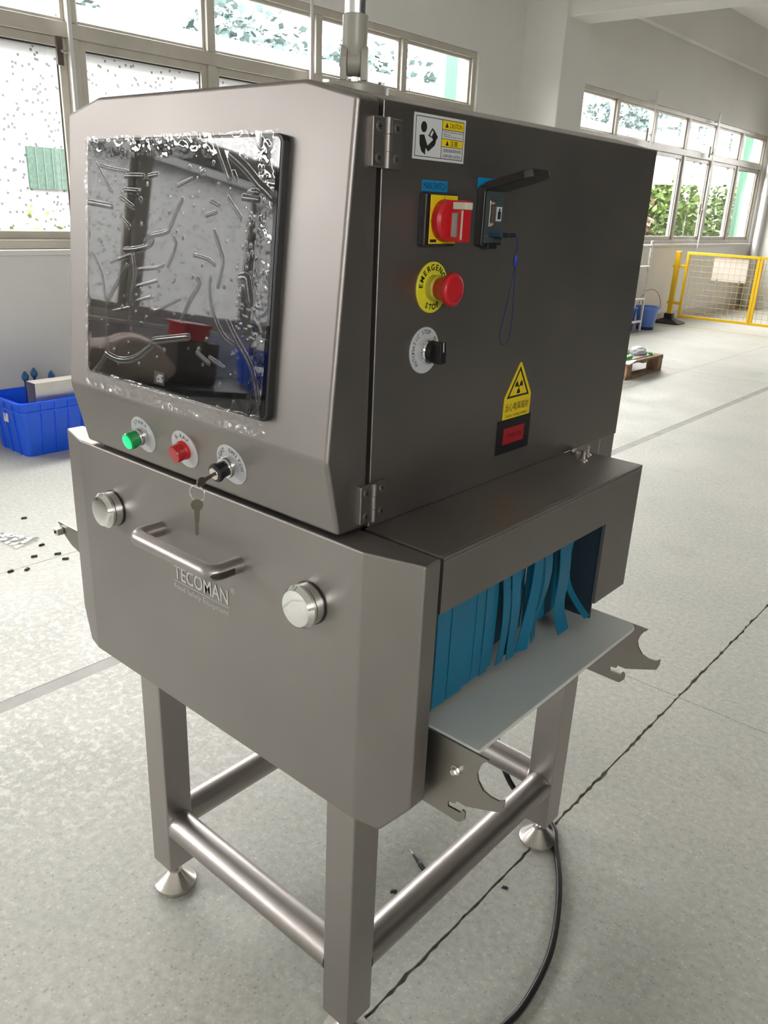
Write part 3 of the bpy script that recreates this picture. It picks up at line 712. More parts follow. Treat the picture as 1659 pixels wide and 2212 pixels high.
for i in range(12):
    t = i / 11
    if t < .5: a_ = pi / 2 * (.45 + t); c_ = Vector((hx1 - rad + rad * sin(a_), hz, .034 + rad * cos(a_))); e_ = Vector((sin(a_), 0, cos(a_)))
    else: c_ = Vector((hx1, hz, .033 - (t - .5) * .030)); e_ = Vector((1, 0, 0))
    hw_ = .42 * min(1, math.sqrt(max(0.02, 1 - (1 - min(1, t / .18)) ** 2)))
    rows.append([bm.verts.new(ML @ (c_ + (e_ * cos(f_) + Vector((0, 1, 0)) * sin(f_)) * .01292)) for f_ in [-.10 + hw_ * (k / 4 - 1) for k in range(9)]])
for r0_, r1_ in zip(rows, rows[1:]):
    for k in range(8): bm.faces.new((r0_[k], r0_[k + 1], r1_[k + 1], r1_[k]))
bmesh.ops.recalc_face_normals(bm, faces=bm.faces); obj('handle_dark_strip', bm, mat('dark_strip', (.035, .028, .022), .35), MC, smooth=True)
# maker's lettering
MT = ML @ Matrix.Translation((.005, .878, 0))
text('maker_lettering', 'TECOMAN', .036, inkgrey, MC, MT, .0006, fit=(.140, .026), bold=.0004)
text('registered_mark', '®', .014, inkgrey, MC, MT @ Matrix.Translation((.082, .016, 0)), .0006)
text('tagline', 'Food Safety Equipment', .014, inkgrey, MC, MT @ Matrix.Translation((0, -.0275, 0)), .0006, fit=(.142, .0125))
B('underline', inkgrey, MC, -.072, .072, -.0172, -.0162, .0001, .0006, M=MT)

# ---- right side fittings
def SF(y, z, x=AR): return frame((x, y, z), (0, 1, 0), (0, 0, 1))
for zc in (1.5235, 1.0825):
    M = SF(.006, zc)
    h = B('hinge', castgrey, MC, -.0275, -.002, -.0268, .0268, -.001, .0075, M=M, wd=.0018)
    B('leaf', castgrey, h, .002, .0270, -.0268, .0268, -.001, .0060, M=M, wd=.0018)
    for a, b in ((-.0268, -.0095), (-.0090, .0090), (.0095, .0268)):
        bm = bmesh.new(); tube(bm, [M @ Vector((-.0005, a, .0062)), M @ Vector((-.0005, b, .0062))], .0052, 16); sharp(obj('knuckle', bm, castgrey, h))
    for sx, zz in ((-.0165, .0075), (.0165, .0060)):
        for sy in (-.0165, .0165):
            Ms = M @ Matrix.Translation((sx, sy, zz)); s = Lt('screw', zinc if False else castgrey, h, [(.0058, -.0005), (.0058, .0004), (.0048, .0009)], Ms, 20)
            bm = bmesh.new(); R45 = Ms @ Matrix.Rotation(.6 + sx * 20, 4, 'Z'); box(bm, -.0032, .0032, -.0007, .0007, .00092, .0011, R45); box(bm, -.0007, .0007, -.0032, .0032, .00093, .0012, R45); obj('cross_slot', bm, darkgap, h)
# caution sticker
M = SF(.111, 1.5365)
cs = B('caution_label', white_print, MC, -.0525, .0525, -.0255, .0255, .0001, .0006, M=M)
z = .0008
def fr(x0, x1, y0, y1, t, name='border', m=ink):
    bm = bmesh.new()
    for q in ((x0, x1, y0, y0 + t), (x0, x1, y1 - t, y1), (x0, x0 + t, y0 + t, y1 - t), (x1 - t, x1, y0 + t, y1 - t)): box(bm, *q, .0006, z, M)
    obj(name, bm, m, cs)
fr(-.0490, .0490, -.0225, .0225, .0008); B('divider', ink, cs, .0030, .0037, -.0217, .0217, .0006, z, M=M)
for a, b in ((.0115, .0217), (-.0080, .0005)): B('yellow_band', yellow_p, cs, .0037, .0482, a, b, .0006, z, M=M)
for a in (.0110, .0005, -.0085): B('rule', ink, cs, .0037, .0482, a, a + .0006, .0006, z + .0001, M=M)
def tri(cx, cy, s, name='warning_triangle'):
    Pr(name, ink, cs, [(cx - s, cy - s * .8), (cx + s, cy - s * .8), (cx, cy + s)], z, z + .0002, M)
tri(.0125, .0164, .0032); tri(.0150, -.0040, .0032)
text('lettering', 'CAUTION', .0075, ink, cs, M @ Matrix.Translation((.0310, .0166, 0)), z + .0002, fit=(.0260, .0052))
text('lettering', '注意', .0075, ink, cs, M @ Matrix.Translation((.0290, -.0036, 0)), z + .0002, fit=(.0165, .0066))
text('lettering', '• Read the operation manual', .003, ink, cs, M @ Matrix.Translation((.0260, .0088, 0)), z, fit=(.0410, .0026))
text('lettering', 'before use.', .003, ink, cs, M @ Matrix.Translation((.0140, .0062, 0)), z, fit=(.0150, .0022))
text('lettering', '• Otherwise the injury and dam-', .003, ink, cs, M @ Matrix.Translation((.0260, .0036, 0)), z, fit=(.0410, .0024))
text('lettering', '• 使用前请阅读使用说明。', .004, ink, cs, M @ Matrix.Translation((.0260, -.0124, 0)), z, fit=(.0400, .0042))
text('lettering', '• 如果不遵守,会有危险。', .004, ink, cs, M @ Matrix.Translation((.0260, -.0186, 0)), z, fit=(.0400, .0042))
Pr('reader_head', ink, cs, [(x - .0330, y * 1.05 + .0108) for x, y in circ(.0058, 24)], .0006, z, M)
Pr('reader_body', ink, cs, [(-.0410, .0015), (-.0320, .0025), (-.0285, -.0035), (-.0245, -.0095), (-.0120, -.0010), (-.0080, -.0040), (-.0105, -.0085), (-.0225, -.0160), (-.0280, -.0120), (-.0285, -.0200), (-.0360, -.0165), (-.0400, -.0090)], .0006, z, M)
Pr('reader_book', ink, cs, [(-.0240, .0015), (-.0165, .0110), (-.0115, .0080), (-.0045, .0015), (-.0100, -.0045), (-.0170, .0000)], .0006, z, M)
Pr('book_page', white_print, cs, [(-.0210, .0025), (-.0165, .0082), (-.0140, .0065), (-.0175, .0012)], z, z + .0002, M)
# main switch
M = SF(.1065, 1.4818)
ml = B('switch_label', blue_lab, MC, -.0262, .0262, -.0065, .0065, .0001, .0007, M=M); text('lettering', 'MAIN SWITCH', .009, ink, ml, M, .0009, fit=(.0470, .0078))
M = SF(.2300, 1.4905); B('port_label', blue_lab, MC, -.0300, .0200, -.0065, .0065, .0001, .0007, M=M)
M = SF(.1110, 1.4415)
ms = B('main_switch', black_pl, MC, -.0335, .0335, -.0325, .0325, -.001, .0110, M=M, wd=.003)
B('yellow_plate', yellow_p, ms, -.0255, .0305, -.0285, .0300, .0111, .0122, M=M, wd=.0006)
bm = bmesh.new()
for i in range(14):
    a0 = radians(100 + i * 5.2); a1 = a0 + radians(5.2)
    prism(bm, [(.0245 * cos(a0) + .0025, .0245 * sin(a0)), (.0255 * cos(a0) + .0025, .0255 * sin(a0)), (.0255 * cos(a1) + .0025, .0255 * sin(a1)), (.0245 * cos(a1) + .0025, .0245 * sin(a1))], .0122, .0124, M)
obj('arc_mark', bm, ink, ms)
text('lettering', 'I', .0075, ink, ms, M @ Matrix.Translation((.0020, .0265, 0)), .0124); text('lettering', '0', .006, ink, ms, M @ Matrix.Translation((-.0232, -.0010, 0)), .0124)
B('plate_mark', ink, ms, -.0235, -.0105, -.0265, -.0230, .0122, .0124, M=M); B('plate_mark', ink, ms, .0130, .0270, -.0255, -.0245, .0122, .0124, M=M)
Lt('drum', red_pl, ms, [(.0245, .0123), (.0255, .0140), (.0250, .0215), (.0215, .0255)], M @ Matrix.Translation((.0015, 0, 0)), 40)
bm = bmesh.new()                                   # paddle with a slot through it (seen edge-on along y)
Mp = M @ Matrix.Translation((.0015, 0, 0))
for q in ((-.0075, .0075, -.0245, .0245, .0225, .0300), (-.0075, .0075, -.0245, -.0190, .0300, .0415), (-.0075, .0075, .0100, .0245, .0300, .0415), (-.0075, .0075, -.0245, .0245, .0415, .0500)): box(bm, *q, Mp)
obj('paddle', bm, red_pl, ms)
B('slot_back', mat('slot_grey', (.34, .32, .29), .5), ms, -.0055, .0060, -.0189, .0099, .0301, .0414, M=Mp); B('edge_stripe', cream_pl, ms, -.0080, -.0074, -.0215, .0130, .0462, .0488, M=Mp)
B('lock_tab', cream_pl, ms, -.0095, .0060, .0140, .0225, .0330, .0530, M=Mp, wd=.001)
# emergency stop
M = SF(.1125, 1.3575)
es = Lt('emergency_stop', yellow_pl, MC, [(.0330, 0), (.0330, .0016), (.0322, .0024)], M, 56)
arc_text('lettering', 'EMERGENCY', .0105, .0255, pi / 2 + .10, 2.75, ink, es, M, .0027, bold=.0003)
arc_text('lettering', 'STOP', .0105, .0255, -pi / 2, 0.95, ink, es, M, .0027, flip=True, bold=.0003)
Lt('boss', mat('olive_yellow_boss', (.42, .38, .04), .35), es, [(.0165, .0025), (.0165, .0110), (.0145, .0125)], M, 40)
Lt('mushroom', red_pl, es, [(.0130, .0126), (.0145, .0180), (.0195, .0290), (.0215, .0330), (.0212, .0372), (.0185, .0395), (.0140, .0402), (.004, .0404)], M, 48, 60)
for a in (.4, .4 + 2 * pi / 3, .4 + 4 * pi / 3):
    bm = bmesh.new(); pts_ = [M @ Vector((.0145 * cos(a + t), .0145 * sin(a + t), .0402)) for t in [i * .13 for i in range(11)]]; tube(bm, pts_, .0005, 6); obj('turn_arrow', bm, mat('dark_red_mark', (.22, .005, .01), .4), es)
# selector
M = SF(.1040, 1.2755)
ss = plate_disc(MC, M, .0312); ss.name = 'selector_switch'
arc_text('lettering', 'AUTOMATIC', .0080, .0245, pi - .02, 1.75, ink, ss, M, .0018); arc_text('lettering', 'STOP', .0080, .0245, pi / 2 - .05, .62, ink, ss, M, .0018); arc_text('lettering', 'MANUAL', .0080, .0245, .05, 1.1, ink, ss, M, .0018)
Lt('collar', chrome, ss, [(.0160, .0017), (.0163, .003), (.0163, .0120), (.0150, .0135)], M, 40)
Lt('knob', black_pl, ss, [(.0142, .0136), (.0142, .0200), (.0135, .0215)], M, 40)
bm = bmesh.new(); R_ = M @ Matrix.Rotation(radians(4), 4, 'Z')
prism(bm, [(-.0060, -.0142), (.0060, -.0142), (.0068, .0), (.0060, .0142), (-.0060, .0142), (-.0068, .0)], .0200, .0335, R_); bev(bm, .0012, 2); obj('grip', bm, black_pl, ss, wn=True)
B('pointer', white_print, ss, -.0008, .0008, .002, .0143, .0334, .0338, M=R_)
# port box with open lid
M = SF(.2275, 1.4480)
pb = B('port_box', black_pl, MC, -.0255, .0255, -.0390, .0390, -.001, .0125, M=M, wd=.003)
B('face_plate', port_face, pb, -.0225, .0225, -.0340, .0330, .0126, .0132, M=M)
B('serial_connector', zinc, pb, -.0140, -.0010, -.0130, .0210, .0132, .0150, M=M, wd=.0006)
B('connector_core', mat('brown_insert', (.10, .07, .045), .5), pb, -.0105, -.0035, -.0060, .0140, .0150, .0162, M=M, wd=.001)
for zz in (-.0105, .0185): Lt('standoff_nut', zinc, pb, [(.0030, .015), (.0030, .0185)], M @ Matrix.Translation((-.006, zz, 0)), 6, 20)
bm = bmesh.new()
for i in range(5): box(bm, -.0082, -.0072, -.004 + i * .0038, -.0028 + i * .0038, .0162, .0165, M)
obj('pins', bm, zinc, pb)
B('network_jack', white_print, pb, .0035, .0155, -.0055, .0130, .0132, .0144, M=M); B('jack_hole', darkgap, pb, .0060, .0135, -.0030, .0070, .0144, .0146, M=M); B('jack_key', darkgap, pb, .0080, .0115, .0070, .0110, .0144, .0146, M=M)
B('latch', black_pl, pb, -.0120, .0100, -.0425, -.0345, .002, .0150, M=M, wd=.001)
Lt('face_screw', zinc, pb, [(.0016, .0132), (.0014, .0138)], M @ Matrix.Translation((-.0145, -.0250, 0)), 12)
Ml = M @ frame((0, .0385, .0110), (1, 0, 0), (0, .27, 1))
bm = bmesh.new(); prism(bm, [(-.0265, .0), (.0265, .0), (.0265, .062), (.0200, .0720), (-.0200, .0720), (-.0265, .062)], -.0045, .0065, Ml); bev(bm, .0015, 2); obj('lid', bm, mat('black_plastic_lid', (.014, .011, .010), .4), pb, wn=True)
bm = bmesh.new(); tube(bm, [M @ Vector((-.024, .0388, .0115)), M @ Vector((.024, .0388, .0115))], .0035, 12); sharp(obj('lid_hinge', bm, black_pl, pb))
B('cable_plug', plug_blue, pb, -.0100, .0120, -.0255, -.0200, .0133, .0340, M=M @ Matrix.Translation((0, 0, 0)), wd=.001)
B('plug_tip', mat('plug_tip_black', (.02, .02, .022), .4), pb, -.0080, .0110, -.0262, -.0195, .0341, .0440, M=M, wd=.001)
tp = M @ Vector((.006, -.0228, .0440))
lp = [tp, tp + Vector((.004, .001, -.0015)), tp + Vector((.0055, .0015, -.010)), tp + Vector((.005, .0015, -.0245))]
bm = bmesh.new(); tube(bm, spline(lp, 6), .0010, 8); sharp(obj('lanyard_cord', bm, cord_blue, pb))
Lt('lanyard_bead', mat('blue_bead', (.01, .03, .28), .4), pb, [(.0022, -.0400), (.0028, -.0380), (.0028, -.0270), (.0022, -.0250)], Matrix.Translation(lp[-1] + Vector((0, 0, .0245))), 14)
q = lp[-1] + Vector((0, 0, -.014))
loop = [q, q + Vector((-.003, -.002, -.030)), q + Vector((-.008, -.005, -.075)), q + Vector((-.0105, -.006, -.098)), q + Vector((-.0065, -.003, -.1095)), q + Vector((-.001, .001, -.104)), q + Vector((.001, .003, -.085)), q + Vector((.0015, .002, -.045)), q + Vector((.0006, .0006, 0))]
bm = bmesh.new(); tube(bm, spline(loop, 7), .0008, 8); sharp(obj('lanyard_loop', bm, cord_blue, pb))
# radiation sign and indicator window
M = SF(.3585, 1.1870)
rs = Pr('radiation_sign', yellow_p, MC, [(-.0400, -.0470), (.0400, -.0470), (.0400, -.0120), (.0405, -.0100), (.0022, .0450), (-.0022, .0450), (-.0405, -.0100), (-.0400, -.0120)], .0001, .0007, M)
def ring_tri(s, t):
    bm = bmesh.new(); o_ = [(-.0330, -.0105), (.0330, -.0105), (0, .0385)]; i_ = [(-.0268, -.0075), (.0268, -.0075), (0, .0322)]
    for k in range(3): prism(bm, [o_[k], o_[(k + 1) % 3], i_[(k + 1) % 3], i_[k]], .0007, .0009, M)
    obj('triangle_border', bm, ink, rs)
ring_tri(0, 0)
for a in (pi / 6 + pi / 3 * 0, 5 * pi / 6, 1.5 * pi):
    q_ = circ(.0032, 5, 0, .0060, a - .5, a + .5) + list(reversed(circ(.0115, 9, 0, .0060, a - .5, a + .5))); Pr('trefoil_blade', ink, rs, q_, .0007, .0009, M)
Pr('trefoil_hub', ink, rs, circ(.0020, 16, 0, .0060), .0007, .0009, M)
text('lettering', '当心电离辐射', .011, ink, rs, M @ Matrix.Translation((0, -.0255, 0)), .0009, fit=(.0700, .0130)); text('lettering', 'Caution, ionizing radiation', .006, ink, rs, M @ Matrix.Translation((0, -.0400, 0)), .0009, fit=(.0660, .0062))
M = SF(.3550, 1.1140)
iw = B('indicator_panel', mat('indicator_black', (.012, .011, .010), .45), MC, -.0495, .0495, -.0285, .0285, .0001, .0012, M=M)
B('red_window', mat('indicator_red', (.36, .008, .02), .4), iw, -.0310, .0310, -.0135, .0135, .0012, .0018, M=M)
text('lettering', 'X-RAY ON', .010, ink, iw, M, .0020, fit=(.0440, .0070))
# pole mount on the roof
PMX, PMY = .203, .056
Mp = Matrix.Translation((PMX, PMY, ZTOP))
pm = Lt('pole_mount', beigecast, MC, [(.0440, -.0120), (.0440, .0020), (.0420, .0038), (.0240, .0075)], Mp, 48)
for a in (pi / 4, 3 * pi / 4, 5 * pi / 4, 7 * pi / 4):
    Lt('mount_bolt', zinc, pm, [(.0045, .0030), (.0045, .0095)], Mp @ Matrix.Translation((.0345 * cos(a), .0345 * sin(a), 0)), 6, 20)
fork = [(-.0190, .008), (.0190, .008), (.0190, .0270)] + circ(.0190, 14, 0, .0290, 0.05, pi - .05) + [(-.0190, .0270)]
Mk_ = Mp @ Matrix.Rotation(radians(-50), 4, 'Z')
for o_ in (-.0165, .0085):
    Pr('fork_cheek', beigecast, pm, fork, o_, o_ + .0080, Mk_ @ frame((0, 0, 0), (1, 0, 0), (0, 0, 1)), wd=.0012)
Lt('pivot_disc', beigecast, pm, [(.0150, -.0080), (.0150, .0080)], Mk_ @ Matrix.Translation((0, 0, .0290)) @ Matrix.Rotation(pi / 2, 4, 'X'), 32)
Lt('sleeve', beigecast, pm, [(.0120, .0290), (.0150, .0450), (.0155, .0500), (.0155, .0800), (.0146, .0810)], Mp, 32)
Lt('pole', alu, pm, [(.0132, .0811), (.0132, .6200)], Mp, 32)
Lt('pivot_screw', zinc, pm, [(.0050, .0166), (.0050, .0185)], Mk_ @ Matrix.Translation((0, 0, .0290)) @ Matrix.Rotation(pi / 2, 4, 'X'), 6, 20)
Lt('signal_lamp', red_lit, pm, [(.025, .62), (.025, .68)], Mp, 32); Lt('signal_lamp', mat('amber_lens', (.6, .25, .01), .3), pm, [(.025, .682), (.025, .742)], Mp, 32); Lt('signal_lamp', green_rim, pm, [(.025, .744), (.025, .80), (.018, .806)], Mp, 32)

# keep the machine's Empty at its base: all its parts were modelled in world coordinates
for o in list(MC.children): o.matrix_parent_inverse = MC_inv

# ------------------------------------------------------------------ loose things on and around the machine
def screw(loc, lying, label):
    if lying:
        M = Matrix.Translation(loc) @ Matrix.Rotation(radians(-35), 4, 'Z') @ Matrix.Rotation(pi / 2, 4, 'Y')
    else: M = Matrix.Translation(loc)
    s = empty('screw', loc)
    bm = bmesh.new(); lathe(bm, [(.0062, 0), (.0062, .0010), (.0032, .0040)], M, 24); a = sharp(obj('head', bm, zinc, s)); a.matrix_parent_inverse = Matrix.Translation(loc).inverted()
    bm = bmesh.new(); lathe(bm, [((.0027 if i % 2 else .0030), .0040 + i * .0007) for i in range(22)], M, 16); a = obj('thread', bm, zinc, s); a.matrix_parent_inverse = Matrix.Translation(loc).inverted()
    if lying:
        bm = bmesh.new(); lathe(bm, [(.0062, .010), (.0062, .0145)], M, 6); a = obj('nut', bm, zinc, s); a.matrix_parent_inverse = Matrix.Translation(loc).inverted()
    tag(s, label, 'screw', 'loose screws on the tunnel hood')
screw((.351, .523, ZTU), False, 'upright countersunk screw on tunnel hood, nearer of the two standing')
screw((.338, .563, ZTU), False, 'upright countersunk screw on tunnel hood, farther of the two standing')
screw((.318, .548, ZTU + .0063), True, 'small screw lying with its nut on the tunnel hood')
# power cable
bm = bmesh.new()
cp = [(.03, .578, .70), (.03, .66, .70), (.03, .76, .66), (.035, .80, .45), (.06, .80, .24), (.095, .80, .11), (.14, .81, .03), (.20, .815, .0075), (.275, .782, .0075), (.318, .722, .0075), (.372, .642, .0075), (.418, .556, .0075), (.456, .462, .0075), (.474, .385, .0075), (.483, .300, .0075), (.476, .235, .0075), (.45, .10, .0075), (.40, -.10, .0075), (.30, -.4, .0075)]
tube(bm, spline(cp, 10), .0073, 14); tag(sharp(obj('power_cable', bm, blk_rub)), 'thick black power cable curving over the floor from the back foot', 'cable')
# test probe
pr = empty('test_probe', (.10, .455, 0)); d = Vector((.143 - .061, .44 - .472, 0)).normalized(); a = Vector((.061 - .10, .472 - .455, .006))
bm = bmesh.new(); tube(bm, [a, a + d * .018], .0010, 8); obj('needle', bm, zinc, pr)
bm = bmesh.new(); tube(bm, [a + d * t for t in (.016, .022, .040, .050, .052, .056, .075, .110, .140)], .006, 14, rfun=None); 
bm.free(); bm = bmesh.new(); ts = (.016, .022, .040, .048, .050, .056, .072, .095, .118); rs_ = (.0020, .0030, .0045, .0048, .0062, .0062, .0056, .0050, .0040)
tube(bm, [a + d * t for t in ts], 1, 14, rfun=lambda u: rs_[min(8, int(round(u * 8)))]); sharp(obj('grip', bm, black_pl, pr), 60)
tag(pr, 'black test probe with needle tip lying under the machine', 'probe')
def debris(name, loc, size, rz, m, label, cat, group=None):
    bm = bmesh.new(); x, y, z_ = size
    hp_ = [(-x, -y, 0), (x * .9, -y, 0), (x, y * .8, 0), (-x * .8, y, 0), (-x * .8, -y * .7, z_), (x * .7, -y * .8, z_ * .8), (x * .8, y * .6, z_), (-x * .6, y * .8, z_ * .7)]
    b2 = hull([Matrix.Rotation(rz, 3, 'Z') @ Vector(p) for p in hp_]); bm.free(); o = obj(name, b2, m); o.location = loc; tag(o, label, cat, group); return o
debris('plastic_chip', (.112, .352, 0), (.008, .005, .004), .6, black_pl, 'tiny black plastic chip behind the right rail', 'chip')
debris('plastic_chip', (.291, .537, .000), (.007, .0045, .004), .3, mat('purple_black', (.03, .025, .05), .5), 'tiny dark chip lying on the floor joint', 'chip')
clip_m = mat('dark_brown_clip', (.03, .022, .018), .5)
for x, y, rz, where in ((-2.613, .842, .5, 'farthest of the floor clips, above the bracket'), (-2.26, .746, .9, 'floor clip right of the crumpled film'), (-2.125, .749, .3, 'floor clip just below the left bracket tip'), (-2.055, .746, .2, 'floor clip closest to the lower door'), (-2.166, .665, .4, 'reddish brown floor clip on open slab'), (-2.092, .527, 1.0, 'floor clip on the joint at the picture edge'), (-2.064, .582, 1.4, 'smallest upright floor clip beside the joint')):
    debris('cable_clip', (x, y, 0), (.014, .0065, .009), rz + .7, clip_m, 'dark ' + where, 'clip', 'small clips on the floor')
# crumpled film scrap
bm = bmesh.new(); g = []
for i in range(15):
    r_ = []
    for j in range(6):
        t = i / 14; X = t * .26; Y = (j / 5 - .5) * (.03 + .10 * t)
        r_.append(bm.verts.new((X, Y, .004 + .014 * abs(NZ.noise(Vector((X * 28, Y * 45, 2)))) )))
    g.append(r_)
for i in range(14):
    for j in range(5): bm.faces.new((g[i][j], g[i + 1][j], g[i + 1][j + 1], g[i][j + 1]))
o = obj('film_scrap', bm, film_scrap); o.location = (-2.56, .64, 0); o.rotation_euler = (0, 0, .28); sol = o.modifiers.new('t', 'SOLIDIFY'); sol.thickness = .0008
tag(o, 'crumpled scrap of clear packing film on the floor', 'film')

# ------------------------------------------------------------------ crates and goods by the windows
def crate(name, loc, L_, W_, H_, m, label, group, ribs=5, rz=0):
    e = empty(name, loc); e.rotation_euler = (0, 0, rz); t = .004; tp = .03
    bm = bmesh.new()
    def ringp(h, off): 
        k = tp * (1 - h / H_); return [(-W_ / 2 + k + off, -L_ / 2 + k + off), (W_ / 2 - k - off, L_ / 2 - k - off)]
    rings = []
    for h, off in ((0, 0), (H_, 0), (H_, t), (.01, t)):
        (x0, y0), (x1, y1) = ringp(h, off); r_ = .035
        rings.append([bm.verts.new((x, y, h)) for x, y in circ(r_, 6, x1 - r_, y1 - r_, 0, pi / 2) + circ(r_, 6, x0 + r_, y1 - r_, pi / 2, pi) + circ(r_, 6, x0 + r_, y0 + r_, pi, 1.5 * pi) + circ(r_, 6, x1 - r_, y0 + r_, 1.5 * pi, 2 * pi)])
    n = 24
    for a, b in zip(rings, rings[1:]):
        for i in range(n): bm.faces.new((a[i], a[(i + 1) % n], b[(i + 1) % n], b[i]))
    bm.faces.new(list(reversed(rings[0]))); bm.faces.new(rings[-1]); sharp(obj('shell', bm, m, e))
    (x0, y0), (x1, y1) = ringp(H_, 0)
    for h0, ex, nm in ((H_ - .008, .012, 'rim'), (H_ - .062, .006, 'band')):
        bm = bmesh.new(); pp = [(x, y, h0) for x, y in circ(.04, 6, x1 - .04, y1 - .04, 0, pi / 2) + circ(.04, 6, x0 + .04, y1 - .04, pi / 2, pi) + circ(.04, 6, x0 + .04, y0 + .04, pi, 1.5 * pi) + circ(.04, 6, x1 - .04, y0 + .04, 1.5 * pi, 2 * pi)]
        k = tp * (1 - h0 / H_); c_ = [((p[0] * (1 - k / abs(x1))), (p[1] * (1 - k / abs(y1))), p[2]) for p in pp]
        out = [(x + math.copysign(ex, x), y + math.copysign(ex, y)) for x, y, _ in c_]; a0 = [bm.verts.new((c[0], c[1], h0 - .006)) for c in c_]; a1 = [bm.verts.new((*q_, h0 - .006)) for q_ in out]; a2 = [bm.verts.new((*q_, h0 + .006)) for q_ in out]; a3 = [bm.verts.new((c[0], c[1], h0 + .006)) for c in c_]
        for A, B_ in ((a0, a1), (a1, a2), (a2, a3)):
            for i in range(n): bm.faces.new((A[i], A[(i + 1) % n], B_[(i + 1) % n], B_[i]))
        bmesh.ops.recalc_face_normals(bm, faces=bm.faces); sharp(obj(nm, bm, m, e), 50)
    for s in (-1, 1):
        for i in range(ribs):
            yy = (-.5 + (i + .5) / ribs) * (L_ - .16); bm = bmesh.new(); w_ = .003
            prism(bm, [(W_ / 2 - tp, .0), (W_ / 2 - tp + .008, .0), (W_ / 2 + .006, H_ - .012), (W_ / 2 - .001, H_ - .012)], -w_, w_, Matrix.Translation((0, yy, 0)) @ (frame((0, 0, 0), (s, 0, 0), (0, 0, 1)))); bmesh.ops.recalc_face_normals(bm, faces=bm.faces); obj('rib', bm, m, e)
        for i in range(3):
            xx = (-.5 + (i + .5) / 3) * (W_ - .12); bm = bmesh.new()
            prism(bm, [(L_ / 2 - tp, .0), (L_ / 2 - tp + .008, .0), (L_ / 2 + .006, H_ - .012), (L_ / 2 - .001, H_ - .012)], -.003, .003, Matrix.Translation((xx, 0, 0)) @ frame((0, 0, 0), (0, s, 0), (0, 0, 1))); bmesh.ops.recalc_face_normals(bm, faces=bm.faces); obj('rib', bm, m, e)
    tag(e, label, 'crate', group); return e
CX, CY = -3.69, 1.575
cr = crate('plastic_crate', (CX, CY, 0), .58, .42, .325, crate_blue, 'bright blue ribbed crate on the floor left of the machine', 'blue plastic crates', 5)
B('paper_label', sign_w, cr, -.020, .030, -.2865, -.2825, .185, .235)
# sheet metal cover standing in the crate
smc = empty('sheet_metal_cover', (-3.575, 1.575, .0105))
B('front_panel', galv, smc, .040, .042, -.165, .165, 0, .405); B('top_panel', galv, smc, -.060, .0405, -.165, .165, .405, .407); B('rear_panel', galv, smc, -.060, -.058, -.165, .165, .28, .405)
tag(smc, 'bright bent sheet metal cover standing in the blue crate', 'metal cover')
for i, (x, y, h) in enumerate(((-3.75, 1.462, .44), (-3.75, 1.518, .455), (-3.75, 1.625, .425))):
    e = empty('plastic_peg', (x, y, .0105)); bm = bmesh.new(); tube(bm, [(0, 0, 0), (0, 0, h - .06)], .008, 12); sharp(obj('shank', bm, mat('dark_blue_plastic', (.01, .05, .16), .4), e))
    bm = bmesh.new(); lathe(bm, [(.010, h - .06), (.020, h - .045), (.020, h - .025), (.006, h)], n=6); obj('head', bm, mat('teal_blue_plastic', (.01, .10, .22), .4), e)
    tag(e, ('dark blue peg in the crate, leftmost of three', 'tallest teal blue peg in the crate, middle of three', 'dark peg in the crate half hidden by the metal cover')[i], 'peg', 'pegs in the blue crate')
# far bins
def bin_(name, loc, r0, r1, h, m, label, liquid=None):
    e = empty(name, loc); bm = bmesh.new(); lathe(bm, [(r0, 0), (r1, h), (r1 + .012, h), (r1 + .012, h - .03), (r1 + .004, h - .03)], n=32, capped=False); lathe(bm, [(r0 - .004, .006), (r1 - .005, h)], n=32, capped=False)
    lathe(bm, [(.001, .0), (r0, 0)], n=32, capped=False); sharp(obj('shell', bm, m, e))
    if liquid: Lt('dark_base', mat('dark_blue_base', (.02, .03, .12), .5), e, [(r0 + .003, .001), (r0 + .006, .075)], n=32)
    tag(e, label, 'bin', 'blue bins by the far wall'); return e
e = bin_('plastic_bucket', (-3.78, 10.36, 0), .115, .150, .315, bin_blue2, 'pale blue bucket with dark base beside the ladder', True)
bm = bmesh.new(); tube(bm, [(.15 * cos(t), .02 * cos(t) + .05, .30 + .24 * sin(t)) for t in [pi * i / 20 for i in range(21)]], .004, 8); sharp(obj('bail', bm, mat('rusty_wire', (.25, .09, .04), .6), e))
e = empty('storage_bin', (-3.885, 9.83, 0)); bm = bmesh.new()
hb = hull([(sx * a, sy * b, z_) for z_, a, b in ((0, .09, .15), (.30, .11, .19)) for sx in (-1, 1) for sy in (-1, 1)], .012, 2); bm.free(); obj('shell', hb, bin_blue, e, wn=True)
B('rim', bin_blue, e, -.12, .12, -.20, .20, .29, .315, wd=.006)
for i in range(6): 
    yy = -.13 + i * .052; bm = bmesh.new(); prism(bm, [(.088, .01), (.098, .01), (.119, .29), (.107, .29)], -.008, .008, Matrix.Translation((0, yy, 0)) @ frame((0, 0, 0), (1, 0, 0), (0, 0, 1))); bmesh.ops.recalc_face_normals(bm, faces=bm.faces); obj('rib', bm, bin_blue, e)
tag(e, 'deep blue ribbed storage bin under the ladder', 'bin', 'blue bins by the far wall')
